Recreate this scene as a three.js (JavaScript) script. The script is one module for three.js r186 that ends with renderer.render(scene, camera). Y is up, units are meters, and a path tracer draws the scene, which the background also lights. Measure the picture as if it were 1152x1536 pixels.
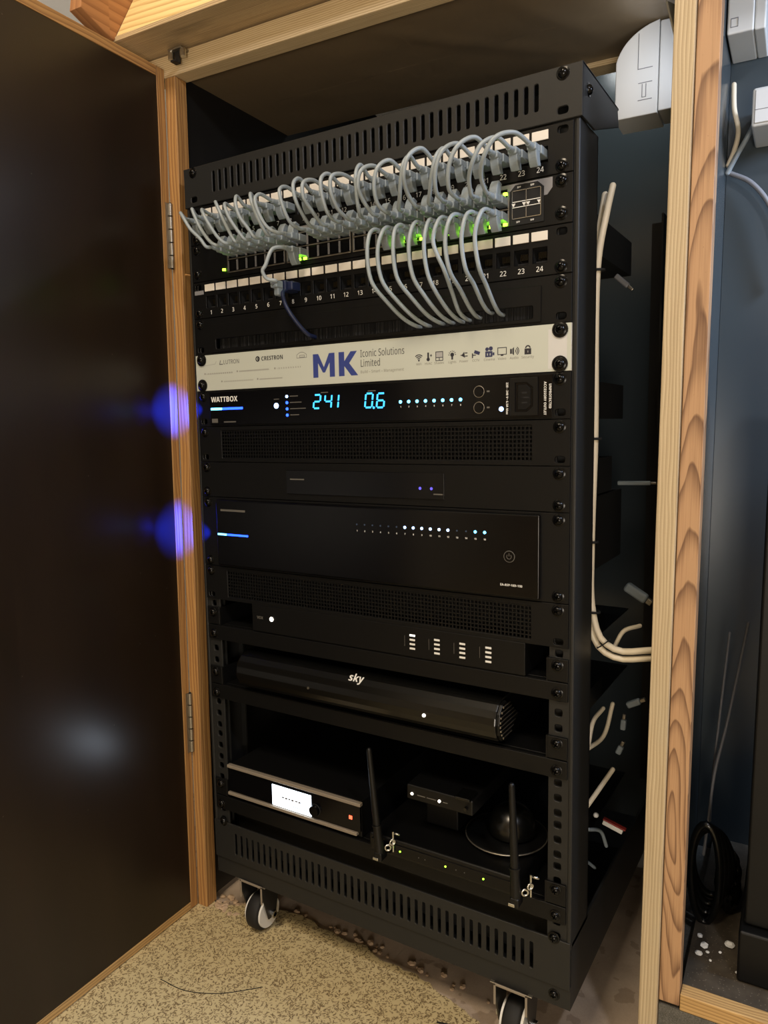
import * as THREE from 'three';
import { RoundedBoxGeometry } from 'three/addons/geometries/RoundedBoxGeometry.js';
import { mergeGeometries, mergeVertices, toCreasedNormals } from 'three/addons/utils/BufferGeometryUtils.js';
import { FontLoader } from 'three/addons/loaders/FontLoader.js';
import { TextGeometry } from 'three/addons/geometries/TextGeometry.js';
import { RectAreaLightUniformsLib } from 'three/addons/lights/RectAreaLightUniformsLib.js';
import { ImprovedNoise } from 'three/addons/math/ImprovedNoise.js';
import { Brush, Evaluator, SUBTRACTION } from 'three-bvh-csg';

// ---------------------------------------------------------------- camera, exposure, lights
const scene = new THREE.Scene();
scene.background = new THREE.Color(0x000000);
const camera = new THREE.PerspectiveCamera(69.24, 3 / 4, 0.02, 20);
camera.position.set(0.4584, 0.6739, 0.6876);
camera.rotation.set(-0.114, 0.553, -0.018, 'YXZ');
scene.add(camera);
const renderer = new THREE.WebGLRenderer({ antialias: true });
renderer.toneMapping = THREE.LinearToneMapping;
renderer.toneMappingExposure = 0.94;
renderer.shadowMap.enabled = true;
RectAreaLightUniformsLib.init();

const LIGHTS = {   // position (m), target, width, height, colour, intensity
  unseen_key_lamp: { p: [0.82, 1.4, 0.64], t: [0.1, 0.9, 0.0], w: 0.07, h: 0.07, c: 0xf6f6ff, i: 330 },  // unseen key lamp at upper right, placed to light the rack front
  front: { p: [0.85, 0.4, 1.6], t: [0.1, 1.25, 0.0], w: 0.4, h: 0.5, c: 0xfff2e0, i: 20 },  // added fill light, stands in for floor bounce on the header and rail
  ceiling: { p: [0.05, 2.32, 1.35], t: [0.05, 0, 1.35], w: 0.5, h: 0.5, c: 0xffeacc, i: 46 },  // ceiling panel out of view, placed to light the floor warmly
  bay: { p: [0.86, 1.10, -0.16], t: [0.78, 0.8, -0.36], w: 0.1, h: 0.2, c: 0xd0e2ff, i: 190 },  // out of view in the right bay, placed to light its back wall
  void: { p: [0.17, 1.27, -0.42], t: [0.17, 0.9, -0.47], w: 0.14, h: 0.03, c: 0xf0f5f4, i: 40 },  // unseen lamp over the soffit, placed to light the cupboard back wall
  strip: { p: [0.2985, 1.062, -0.142], t: [0.2, 1.03, -0.19], w: 0.012, h: 0.05, c: 0xe8f0ff, i: 46 },  // unseen behind the right post, placed to light the white enclosure
};

// ---------------------------------------------------------------- helpers
const U = 44.45, FLOOR = 945;                       // rack unit, floor below the zero line (mm)
const used = {};
const numbered = (n) => { used[n] = (used[n] ?? -1) + 1; return used[n] ? `${n}_${String(used[n]).padStart(3, '0')}` : n; };
let seed = 12345;
const rnd = () => { seed = (seed * 1664525 + 1013904223) >>> 0; return seed / 4294967296; };
const rr = (a, b) => a + (b - a) * rnd();
const noise = new ImprovedNoise();
const CM = new THREE.Matrix4().makeRotationY(2.4 * Math.PI / 180).multiply(new THREE.Matrix4().makeRotationZ(-0.65 * Math.PI / 180));
CM.setPosition(-298, -FLOOR, -12);                  // cupboard frame: x from the left post, y from the floor, z towards the viewer
const off = new Map();
function setTags(o, label, category, group, kind) {
  if (label) o.userData.label = label;
  if (category) o.userData.category = category;
  if (group) o.userData.group = group;
  if (kind) o.userData.kind = kind;
}
// a thing: a Group at its base; x, y, z in millimetres (y measured from the rack's zero line, or cupboard coordinates)
function thing(name, label, category, base, { group, kind, cup } = {}) {
  const o = new THREE.Group(); o.name = numbered(name);
  const v = new THREE.Vector3(...base);
  if (cup) { v.applyMatrix4(CM); o.quaternion.setFromRotationMatrix(CM); }
  o.position.set(v.x / 1000, (v.y + FLOOR) / 1000, v.z / 1000);
  setTags(o, label, category, group, kind);
  scene.add(o); off.set(o, base);
  return o;
}
function clean(g) {
  let q = g.index ? g.toNonIndexed() : g.clone();
  for (const k of Object.keys(q.attributes)) if (!['position', 'normal', 'uv'].includes(k)) q.deleteAttribute(k);
  if (!q.attributes.normal) q.computeVertexNormals();
  if (!q.attributes.uv) q.setAttribute('uv', new THREE.BufferAttribute(new Float32Array(q.attributes.position.count * 2), 2));
  q.morphAttributes = {};
  return q;
}
function boxUV(g, long = 'y') {                      // uv in metres, v along the long axis
  const p = g.attributes.position, n = g.attributes.normal, uv = g.attributes.uv, ax = ['x', 'y', 'z'], L = ax.indexOf(long);
  for (let i = 0; i < p.count; i++) {
    const N = [Math.abs(n.getX(i)), Math.abs(n.getY(i)), Math.abs(n.getZ(i))], P = [p.getX(i), p.getY(i), p.getZ(i)];
    let d = N.indexOf(Math.max(...N)), u, v;
    if (d === L) { const o = [0, 1, 2].filter((a) => a !== L); u = P[o[0]]; v = P[o[1]]; }
    else { v = P[L]; u = P[[0, 1, 2].find((a) => a !== L && a !== d)]; }
    uv.setXY(i, u, v);
  }
  return g;
}
function geo(gs, base = [0, 0, 0], { keepUV, long } = {}) {
  const a = (Array.isArray(gs) ? gs : [gs]).map(clean);
  const m = a.length > 1 ? mergeGeometries(a) : a[0];
  m.translate(-base[0], -base[1], -base[2]); m.scale(0.001, 0.001, 0.001);
  if (!keepUV) boxUV(m, long);
  return m;
}
function part(t, name, gs, mat, o = {}) {
  const root = off.has(t) ? t : t.userData.__root;
  let r = t; while (!off.has(r)) r = r.parent;
  const m = new THREE.Mesh(geo(gs, off.get(r), o), mat);
  m.name = name; m.castShadow = m.receiveShadow = true;
  if (o.label) m.userData.label = o.label;
  if (o.kind) m.userData.kind = o.kind;
  t.add(m); return m;
}
function partAt(t, name, g, mat, p, o = {}) {          // shared geometry (already metres)
  let r = t; while (!off.has(r)) r = r.parent;
  const b = off.get(r), m = new THREE.Mesh(g, mat);
  m.name = name; m.castShadow = m.receiveShadow = true;
  if (t === r) m.position.set((p[0] - b[0]) / 1000, (p[1] - b[1]) / 1000, (p[2] - b[2]) / 1000);
  else m.position.set(p[0] / 1000, p[1] / 1000, p[2] / 1000);
  if (o.rx) m.rotation.x = o.rx;
  if (o.ry) m.rotation.y = o.ry;
  if (o.rz) m.rotation.z = o.rz;
  if (o.label) m.userData.label = o.label;
  t.add(m); return m;
}
// a thing or a piece of the setting that is one mesh
function single(name, gs, mat, base, label, category, { group, kind, cup, keepUV, long } = {}) {
  const m = new THREE.Mesh(geo(gs, base, { keepUV, long }), mat);
  m.name = numbered(name); m.castShadow = m.receiveShadow = true;
  const v = new THREE.Vector3(...base);
  if (cup) { v.applyMatrix4(CM); m.quaternion.setFromRotationMatrix(CM); }
  m.position.set(v.x / 1000, (v.y + FLOOR) / 1000, v.z / 1000);
  setTags(m, label, category, group, kind);
  scene.add(m); off.set(m, base); return m;
}
const B = (x0, x1, y0, y1, z0, z1) => new THREE.BoxGeometry(x1 - x0, y1 - y0, z1 - z0).translate((x0 + x1) / 2, (y0 + y1) / 2, (z0 + z1) / 2);
const RB = (x0, x1, y0, y1, z0, z1, r = 1, s = 2) => new RoundedBoxGeometry(x1 - x0, y1 - y0, z1 - z0, s, Math.min(r, (x1 - x0) / 2.01, (y1 - y0) / 2.01, (z1 - z0) / 2.01)).translate((x0 + x1) / 2, (y0 + y1) / 2, (z0 + z1) / 2);
const CY = (r, h, x, y, z, ax = 'z', r2 = r, seg = 20) => { const g = new THREE.CylinderGeometry(r2, r, h, seg); if (ax === 'z') g.rotateX(Math.PI / 2); if (ax === 'x') g.rotateZ(Math.PI / 2); return g.translate(x, y, z); };
const TO = (R, r, x, y, z, seg = 24) => new THREE.TorusGeometry(R, r, 8, seg).translate(x, y, z);
const V = (x, y, z) => new THREE.Vector3(x, y, z);
const tube = (pts, r, seg = 40, rs = 8) => new THREE.TubeGeometry(new THREE.CatmullRomCurve3(pts.map((p) => (p.isVector3 ? p : V(...p))), false, 'centripetal'), seg, r, rs, false);
const capSphere = (p, r) => new THREE.SphereGeometry(r, 8, 6).translate(...p);
function rectHole(shape, x0, x1, y0, y1, r = 0) {
  const h = new THREE.Path();
  if (!r) { h.moveTo(x0, y0); h.lineTo(x0, y1); h.lineTo(x1, y1); h.lineTo(x1, y0); h.closePath(); }
  else {
    h.moveTo(x0, y0 + r); h.lineTo(x0, y1 - r); h.quadraticCurveTo(x0, y1, x0 + r, y1); h.lineTo(x1 - r, y1); h.quadraticCurveTo(x1, y1, x1, y1 - r);
    h.lineTo(x1, y0 + r); h.quadraticCurveTo(x1, y0, x1 - r, y0); h.lineTo(x0 + r, y0); h.quadraticCurveTo(x0, y0, x0, y0 + r);
  }
  shape.holes.push(h);
}
const rectShape = (x0, x1, y0, y1) => new THREE.Shape([new THREE.Vector2(x0, y0), new THREE.Vector2(x1, y0), new THREE.Vector2(x1, y1), new THREE.Vector2(x0, y1)]);
function plate(shape, z0, z1, bev = 0.35) {
  return new THREE.ExtrudeGeometry(shape, { depth: z1 - z0 - 2 * bev, bevelEnabled: true, bevelThickness: bev, bevelSize: bev, bevelOffset: -bev, bevelSegments: 1, curveSegments: 5 }).translate(0, 0, z0 + bev);
}
// extrude a (z, y) profile along x
function prism(pts, x0, x1, bev = 0.8) {
  const s = new THREE.Shape(pts.map(([z, y]) => new THREE.Vector2(-z, y)));
  const g = new THREE.ExtrudeGeometry(s, { depth: x1 - x0 - 2 * bev, bevelEnabled: bev > 0, bevelThickness: bev, bevelSize: bev, bevelOffset: -bev, bevelSegments: 2, curveSegments: 10 });
  return g.rotateY(Math.PI / 2).translate(x0 + bev, 0, 0);
}
const font = await new FontLoader().loadAsync('fonts/droid/droid_sans_bold.typeface.json');
const fontR = await new FontLoader().loadAsync('fonts/droid/droid_sans_regular.typeface.json');
function text(str, size, x, y, z, { align = 'l', f = font, depth = 0.3, rot = 0, sx = 1 } = {}) {
  const g = new TextGeometry(str, { font: f, size, depth, curveSegments: 2, bevelEnabled: false });
  g.computeBoundingBox(); const w = g.boundingBox.max.x;
  if (align === 'c') g.translate(-w / 2, 0, 0); if (align === 'r') g.translate(-w, 0, 0);
  g.scale(sx, 1, 1); g.rotateZ(rot);
  return g.translate(x, y, z);
}

// the light of a small glowing part: an area light just in front of it, facing a point (mm)
function glow(t, c, i, w, h, p, q) {
  const b = off.get(t), l = new THREE.RectAreaLight(c, i, w, h), d = V(p[0] - q[0], p[1] - q[1], p[2] - q[2]).normalize();
  l.position.set((p[0] - b[0]) / 1000, (p[1] - b[1]) / 1000, (p[2] - b[2]) / 1000);
  l.quaternion.setFromUnitVectors(V(0, 0, 1), d);
  t.add(l);
}
// light leaking from the end of a glowing bar, in a narrow cone towards a point (mm)
function beam(t, c, i, p, q) {
  const b = off.get(t), l = new THREE.SpotLight(c, i, 0, 0.52, 1, 2);
  l.position.set((p[0] - b[0]) / 1000, (p[1] - b[1]) / 1000, (p[2] - b[2]) / 1000);
  l.target.position.set((q[0] - b[0]) / 1000, (q[1] - b[1]) / 1000, (q[2] - b[2]) / 1000);
  l.castShadow = true; l.shadow.radius = 0.05;
  t.add(l); t.add(l.target);
}
// ---------------------------------------------------------------- materials
function dataTex(w, h, fn, { srgb = true, rep = [1, 1] } = {}) {
  const d = new Uint8Array(w * h * 4);
  for (let y = 0; y < h; y++) for (let x = 0; x < w; x++) {
    const c = fn(x / w, y / h, x, y), i = (y * w + x) * 4;
    d[i] = Math.max(0, Math.min(255, c[0])); d[i + 1] = Math.max(0, Math.min(255, c[1])); d[i + 2] = Math.max(0, Math.min(255, c[2])); d[i + 3] = 255;
  }
  const t = new THREE.DataTexture(d, w, h); t.magFilter = THREE.LinearFilter; t.minFilter = THREE.LinearMipmapLinearFilter; t.generateMipmaps = true;
  t.wrapS = t.wrapT = THREE.RepeatWrapping; t.repeat.set(1 / rep[0], 1 / rep[1]);
  if (srgb) t.colorSpace = THREE.SRGBColorSpace; t.needsUpdate = true; return t;
}
const mix = (a, b, t) => a.map((v, i) => v + (b[i] - v) * t);
const fbm = (x, y, z, o = 4) => { let s = 0, a = 0.5; for (let i = 0; i < o; i++) { s += a * noise.noise(x, y, z); x *= 2.03; y *= 2.03; z *= 2.03; a *= 0.5; } return s; };
// sawn timber: growth rings cut by a plane; u across, v along (metres)
function woodTex(W, L, w, h, { light, dark, pith = [0.5, 0.02], ring = 90, wander = 0.02, cone = 0.0, sharp = 2, speck = 0.15, z = 0, grime = 0, grimeCol = [120, 105, 85] }) {
  return dataTex(w, h, (fu, fv) => {
    const u = fu * W, v = fv * L;
    const px = pith[0] * W + wander * fbm(v * 3.1, 0.3, z, 3), py = pith[1] + cone * v + wander * 0.8 * fbm(v * 2.3, 7.7, z, 3);
    let r = Math.hypot(u - px, py) + 0.0022 * fbm(u * 40, v * 7, z + 3, 3) * 2;
    const ph = r * ring + 0.4 * fbm(u * 25, v * 3, z + 9, 2), f = ph - Math.floor(ph);
    let k = Math.pow(f, sharp) * (f > 0.93 ? (1 - f) / 0.07 : 1);
    const fib = fbm(u * 900, v * 14, z + 5, 2), fib2 = fbm(u * 260, v * 6, z + 15, 2);
    k = Math.min(1, Math.max(0, k * 0.85 + fib * 0.35 + fib2 * 0.25));
    let c = mix(light, dark, k);
    if (grime) { const g = Math.max(0, fbm(u * 30, v * 9, z + 21, 4) * 2.2 - 0.15 + fib * 0.6); c = mix(c, grimeCol, Math.min(1, g * grime)); }
    const s = fbm(u * 700, v * 500, z + 2, 1); if (s > 0.36) c = mix(c, dark, speck * 2.2);
    return c;
  }, { rep: [W, L] });
}
const std = (o) => new THREE.MeshStandardMaterial(o);
const phys = (o) => new THREE.MeshPhysicalMaterial(o);
const bumpNoise = dataTex(256, 256, (u, v, x, y) => { const n = 128 + 90 * fbm(x * 0.11, y * 0.11, 1, 3) + rr(-30, 30); return [n, n, n]; }, { srgb: false, rep: [0.06, 0.06] });
const smudge = dataTex(512, 512, (u, v, x, y) => { const n = 128 + 160 * fbm(x * 0.012, y * 0.012, 4, 5) + 40 * fbm(x * 0.09, y * 0.02, 9, 3); return [n, n, n]; }, { srgb: false, rep: [0.5, 0.5] });
const M = {};
M.steel = phys({ color: 0x20201f, roughness: 0.46, specularIntensity: 0.6, bumpMap: bumpNoise, bumpScale: 0.00004 });            // powder-coated rack steel
M.panel = phys({ color: 0x0b0b0b, roughness: 0.42, specularIntensity: 0.45, bumpMap: bumpNoise, bumpScale: 0.00003 });
M.black = std({ color: 0x030303, roughness: 0.8 });
M.gloss = phys({ color: 0x040406, roughness: 0.18, specularIntensity: 0.6 });
M.screw = std({ color: 0x111111, roughness: 0.22, metalness: 0.6 });
M.chrome = std({ color: 0xc8c8c4, roughness: 0.22, metalness: 1 });
M.zinc = std({ color: 0x9a9488, roughness: 0.38, metalness: 0.9 });
M.forkSteel = std({ color: 0x3a3936, roughness: 0.42, metalness: 0.7 });  // castor fork: dark reflections put into the base colour
M.strip = std({ color: 0x8a8072, roughness: 0.5, metalness: 0.25 });
M.gold = std({ color: 0x2c2514, roughness: 0.5, metalness: 0.4 });
M.paper = std({ color: 0xd2cdc4, roughness: 0.75 });
M.ink = std({ color: 0xd6d6d2, roughness: 0.6 });
M.inkDim = std({ color: 0x55534e, roughness: 0.6 });
M.cord = std({ color: 0x8d979c, roughness: 0.42 });
M.plug = std({ color: 0x7f898e, roughness: 0.5 });
M.cordBlue = std({ color: 0x1b2340, roughness: 0.4 });
M.whiteCable = std({ color: 0xd9cdb4, roughness: 0.45 });
M.whitePlastic = std({ color: 0xd6d6d2, roughness: 0.35, bumpMap: bumpNoise, bumpScale: 0.00003 });
M.greyPlastic = std({ color: 0x77777a, roughness: 0.5 });
M.rubber = std({ color: 0x0d0c0b, roughness: 0.7 });
M.redPlastic = std({ color: 0x7c1f1a, roughness: 0.5 });
M.blackPlastic = phys({ color: 0x080808, roughness: 0.4, specularIntensity: 0.6 });
M.shinyBlack = phys({ color: 0x060605, roughness: 0.26 });
const emit = (c, i, base = 0x050505) => std({ color: base, emissive: c, emissiveIntensity: i, roughness: 0.4 });
M.ledBlue = emit(0x2a55ff, 5); M.ledBlueBar = emit(0x1a3cff, 9); M.ledCyan = emit(0x5fc8ff, 7); M.ledIce = emit(0x9fc4ff, 7);
M.digit = emit(0x3fb4ff, 2.4); M.ledWhite = emit(0xfff4e0, 6); M.ledGreen = emit(0x9bff2a, 12); M.ledViolet = emit(0x6a5cff, 1.6);
M.ledRed = emit(0xff5a3a, 3.5); M.lcd = emit(0xe6f2ff, 5, 0x222222); M.ledDim = emit(0x8fa8c8, 0.12); M.barWhite = emit(0xfff6e6, 2.6);
const doorCol = dataTex(512, 1024, (u, v, x, y) => { const n = fbm(x * 0.02, y * 0.004, 2, 4) * 8; let c = [33 + n, 24 + n * 0.8, 16 + n * 0.6]; if (rnd() > 0.99993) c = [90, 84, 76]; return c; }, { rep: [0.6, 1.2] });
M.door = phys({ map: doorCol, roughness: 0.3, specularIntensity: 0.8, bumpMap: smudge, bumpScale: 0.00006 });
M.soffit = std({ color: 0x76664f, roughness: 0.36, bumpMap: smudge, bumpScale: 0.0012 });
M.darkWall = std({ color: 0x3a4246, roughness: 0.24, bumpMap: smudge, bumpScale: 0.0001 });
M.inWall = std({ color: 0x0c0a08, roughness: 0.5 });
M.plaster = std({ color: 0xdfe0de, roughness: 0.9, bumpMap: bumpNoise, bumpScale: 0.0001 });
M.roomWall = std({ color: 0xb9a88c, roughness: 0.9, bumpMap: bumpNoise, bumpScale: 0.0001 });
M.pinePale = std({ map: woodTex(0.06, 0.8, 256, 1024, { light: [226, 206, 166], dark: [170, 140, 98], ring: 420, pith: [9, 0.02], wander: 0.004, sharp: 1.4, z: 1 }), roughness: 0.7 });
M.pineWeathered = std({ map: woodTex(0.06, 0.8, 256, 1024, { light: [206, 182, 142], dark: [132, 108, 76], ring: 500, pith: [9, 0.02], wander: 0.004, sharp: 1.2, z: 6, grime: 0.5, grimeCol: [110, 96, 72] }), roughness: 0.8 });
M.pineYellow = std({ map: woodTex(0.14, 0.7, 256, 1024, { light: [238, 212, 148], dark: [184, 140, 80], ring: 95, pith: [0.5, -0.008], wander: 0.03, cone: 0.07, sharp: 2.6, z: 12 }), roughness: 0.6 });
M.orange = std({ map: woodTex(0.1, 0.4, 256, 512, { light: [172, 120, 72], dark: [132, 84, 46], ring: 90, pith: [4, 0.09], wander: 0.01, sharp: 2, z: 22 }), roughness: 0.6 });
M.postPale = std({ map: woodTex(0.03, 1.3, 128, 2048, { light: [190, 172, 140], dark: [146, 126, 94], ring: 330, pith: [9, 0.05], wander: 0.004, sharp: 1.2, speck: 0.3, z: 31, grime: 0.35, grimeCol: [168, 158, 134] }), roughness: 0.75, bumpMap: bumpNoise, bumpScale: 0.0002 });
M.postGrain = std({ map: woodTex(0.026, 1.2, 192, 2048, { light: [170, 134, 98], dark: [78, 50, 30], ring: 240, pith: [0.6, -0.016], wander: 0.026, cone: 0.085, sharp: 3.4, speck: 0.1, z: 44 }), roughness: 0.62 });
M.amber = std({ map: woodTex(0.03, 1.3, 128, 2048, { light: [172, 130, 76], dark: [112, 74, 40], ring: 200, pith: [5, 0.05], wander: 0.012, sharp: 1.8, z: 57 }), roughness: 0.6 });
M.sill = std({ map: woodTex(0.03, 0.7, 128, 1024, { light: [190, 154, 98], dark: [128, 96, 54], ring: 300, pith: [6, 0.1], wander: 0.01, sharp: 1.6, z: 71, grime: 0.7, grimeCol: [112, 90, 58] }), roughness: 0.7 });
// speckled vinyl: pale tan with dark flecks
const flecks = (() => {
  const N = 1024, a = new Float32Array(N * N);
  for (let k = 0; k < 8500; k++) {
    const cx = rnd() * N, cy = rnd() * N, L = rr(3, 11), W = rr(1.6, 3.4), th = rnd() * 6.283, s = rr(0.35, 0.9), c = Math.cos(th), q = Math.sin(th);
    for (let i = -12; i <= 12; i++) for (let j = -12; j <= 12; j++) {
      const e = ((i * c + j * q) / L) ** 2 + ((-i * q + j * c) / W) ** 2;
      if (e < 1) { const X = ((cx + i) | 0) & (N - 1), Y = ((cy + j) | 0) & (N - 1); a[Y * N + X] = Math.max(a[Y * N + X], s * Math.min(1, (1 - e) * 3)); }
    }
  }
  return a;
})();
M.vinyl = std({ map: dataTex(1024, 1024, (u, v, x, y) => { const n = 8 * fbm(x * 0.02, y * 0.02, 3, 4) + rr(-4, 4); return mix([196 + n, 179 + n, 136 + n], [92, 74, 48], flecks[y * 1024 + x]); }, { rep: [0.27, 0.27] }), roughness: 0.55 });
M.speckGrey = std({ map: dataTex(256, 256, (u, v, x, y) => { const n = rr(-22, 22) + 16 * fbm(x * 0.06, y * 0.06, 8, 3); return [84 + n, 82 + n, 76 + n]; }, { rep: [0.12, 0.12] }), roughness: 0.9 });
M.concrete = std({ map: dataTex(512, 512, (u, v, x, y) => { const n = 34 * fbm(x * 0.012, y * 0.012, 5, 5) + rr(-5, 5), s = fbm(x * 0.02 + 9, y * 0.02, 15, 4) > 0.2 ? -22 : 0; return [178 + n + s, 160 + n + s, 142 + n + s]; }, { rep: [0.4, 0.4] }), roughness: 0.85, bumpMap: smudge, bumpScale: 0.002 });
M.rubble = std({ map: dataTex(128, 128, (u, v, x, y) => { const n = 40 * fbm(x * 0.08, y * 0.08, 5, 4); return [186 + n, 160 + n, 132 + n]; }, { rep: [0.05, 0.05] }), roughness: 0.9 });
M.bayFloor = std({ map: dataTex(256, 256, (u, v, x, y) => { const n = 22 * fbm(x * 0.05, y * 0.05, 35, 4) + (rnd() > 0.985 ? 60 : 0); return [62 + n, 54 + n, 42 + n]; }, { rep: [0.2, 0.2] }), roughness: 0.8 });

// ---------------------------------------------------------------- lamps
function lamp(key, name, label, housing) {
  const L = LIGHTS[key];
  const g = new THREE.Group(); g.name = numbered(name); g.position.set(...L.p); g.lookAt(...L.t);       // +z looks at the target
  setTags(g, label, 'lamp'); scene.add(g); off.set(g, [0, 0, 0]);
  const w = L.w * 1000, h = L.h * 1000;
  part(g, 'housing', RB(-w / 2 - Math.min(12, w / 4), w / 2 + Math.min(12, w / 4), -h / 2 - Math.min(12, w / 4), h / 2 + Math.min(12, w / 4), -Math.min(34, w / 3), -1.6, 3), housing);
  const c = new THREE.Color(L.c);
  part(g, 'diffuser', RB(-w / 2, w / 2, -h / 2, h / 2, -2.4, -0.9, 0.6), std({ color: 0xffffff, emissive: c, emissiveIntensity: 1.2, roughness: 0.6 }));
  const r = new THREE.RectAreaLight(c, L.i, L.w, L.h); r.position.set(0, 0, 0.003); r.lookAt(new THREE.Vector3(0, 0, 1)); r.rotation.set(0, Math.PI, 0);
  g.add(r);
  return g;
}
lamp('unseen_key_lamp', 'unseen_key_lamp', 'unseen small square lamp at the upper right, placed to light the rack', M.whitePlastic);
lamp('front', 'added_fill_lamp', 'added wide warm fill light behind the viewer, in place of floor bounce', M.whitePlastic);
lamp('ceiling', 'unseen_ceiling_light', 'unseen warm square light panel under the room ceiling', M.whitePlastic);
lamp('void', 'unseen_void_lamp', 'unseen short cool lamp above the soffit, placed to light the cupboard back wall', M.whitePlastic);
lamp('strip', 'unseen_strip_lamp', 'unseen small cool strip lamp behind the right post, placed to light the white enclosure', M.whitePlastic);
lamp('bay', 'unseen_bay_lamp', 'narrow cool lamp out of view in the right bay, placed to light its wall', M.whitePlastic);

// ---------------------------------------------------------------- the setting: room
const S = (name, gs, mat, base, label, o = {}) => single(name, gs, mat, base, label, null, { kind: 'structure', ...o });
const yF = -FLOOR;
// vinyl ends in a torn edge at the cupboard threshold
{
  const sh = new THREE.Shape(); const edge = [];
  for (let x = -310; x <= 420; x += 4) {
    const base = x < -240 ? -22 - (x + 310) * 0.25 : -50 + 12 * Math.sin(x * 0.011) + (x > 60 ? (x - 60) * 0.22 : 0);
    edge.push([x, base + 14 * fbm(x * 0.03, 3.3, 0, 3) + 5 * fbm(x * 0.16, 1.1, 0, 2)]);
  }
  sh.moveTo(-900, -2600); sh.lineTo(1900, -2600); sh.lineTo(1900, 60);
  for (const [x, z] of edge.reverse()) sh.lineTo(x, -z);
  sh.lineTo(-900, 40); sh.closePath();
  const g = new THREE.ExtrudeGeometry(sh, { depth: 3, bevelEnabled: false }).rotateX(-Math.PI / 2).translate(0, yF - 3, 0);
  S('floor', g, M.vinyl, [0, yF, 0], 'pale tan speckled floor covering with a torn edge at the cupboard threshold');
  const bits = []; // mortar crumbs along the torn edge
}
S('floor_concrete', B(-900, 1900, yF - 83, yF - 3, -1100, 2600).translate(0, 0, 0), M.concrete, [0, yF - 3, 0], 'bare stained concrete floor inside the cupboard');
S('wall_outer_left', B(-980, -900, yF, yF + 2400, -1100, 2600), M.plaster, [-940, yF, 0], 'white plastered wall left of the cupboard');
S('wall_outer_right', B(1900, 1980, yF, yF + 2400, -1100, 2600), M.roomWall, [1940, yF, 0], 'beige wall right of the room');
S('wall_outer_front', B(-980, 1980, yF, yF + 2400, 2600, 2680), M.roomWall, [0, yF, 2640], 'beige wall behind the viewer');
S('wall_outer_back', B(-980, 1980, yF, yF + 2400, -1180, -1100), M.plaster, [0, yF, -1140], 'white plastered wall behind the cupboard');
S('ceiling_room', B(-980, 1980, yF + 2400, yF + 2460, -1180, 2680), M.plaster, [0, yF + 2400, 0], 'white room ceiling');

// ---------------------------------------------------------------- the setting: cupboard (cupboard coordinates)
const C = { cup: true };
S('trim_1', [RB(0, 17, 0, 1113, -20, 0, 1.2), new THREE.ConeGeometry(2.2, 26, 5).rotateZ(-1.75).translate(24, 872, -6)], M.amber, [-0.5, 0, -10], 'amber timber post at the left of the cupboard opening', { ...C, long: 'y' });
S('trim_2', RB(604, 622, 7, 1240, -30, 0, 1.2), M.postPale, [603, 7, -15], 'pale dusty timber post at the right of the cupboard opening', { ...C, long: 'y' });
S('trim_3', RB(622.4, 642, 98, 1240, -24, -5, 1.2), M.postGrain, [620, 98, -14], 'brown timber batten with dark arched grain fixed beside the pale right post', { ...C, long: 'y' });
S('trim_4', RB(-90, 603.6, 1113.5, 1139.2, -24, 0, 1.2), M.pinePale, [-92, 1112.5, -12], 'pale timber rail along the top of the cupboard opening', { ...C, long: 'x' });
S('trim_10', RB(-90, 603.6, 1141.4, 1147, -22, 52.5, 0.8), M.pineWeathered, [-92, 1140, -24], 'weathered underside of the yellow header, built as a thin board above the pale rail', { ...C, long: 'x' });  // underside face of the header timber, modelled as an added thin board
S('trim_5', prism([[-24, 1147.4], [51.5, 1147.4], [-2, 1246], [-24, 1246]], -26, 603.6, 1), M.pineYellow, [-28, 1141.2, -24], 'yellow pine header with a sloping face at the top of the opening', { ...C, long: 'x' });
S('trim_6', prism([[53.5, 1142], [58, 1142], [101, 1158.5], [99, 1170], [90, 1246], [-4, 1246]], -46, -26.6, 1), M.orange, [-36, 1142, 60], 'orange timber bracket with a slanted lower end at the top left corner', { ...C, long: 'z' });
S('trim_7', RB(642.4, 1300, 94, 112, -22, -5, 1.2), M.sill, [641, 93, -23], 'scuffed timber sill along the bottom of the right bay', { ...C, long: 'x' });
S('plinth', B(622.6, 1300, 8, 93.6, -330, -6), M.speckGrey, [900, 8, -100], 'grey speckled plinth under the right bay', C);
S('floor_bay', B(642.4, 1300, 94, 111, -330, -22.4), M.bayFloor, [900, 94, -200], 'dusty dark floor of the right bay', C);
S('wall_left', B(-6, 11.5, 6, 1240, -520, -20.4), M.inWall, [3, 6, -270], 'black inner side wall of the rack cupboard', C);
S('wall_partition', B(606, 621, 8, 1240, -520, -30.4), M.darkWall, [613, 8, -270], 'dark glossy partition between the rack cupboard and the right bay', C);
S('wall_back', B(-6, 606, 4, 1400, -540, -520), M.darkWall, [300, 4, -530], 'dark glossy back wall of the rack cupboard', C);
S('wall_bay_back', B(621.4, 1300, 8, 1400, -350, -330.4), M.darkWall, [900, 8, -340], 'dark glossy back wall of the right bay', C);
S('wall_bay_right', B(1300, 1320, 8, 1400, -350, -5), M.darkWall, [1310, 8, -200], 'dark side wall at the far end of the right bay', C);
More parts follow.
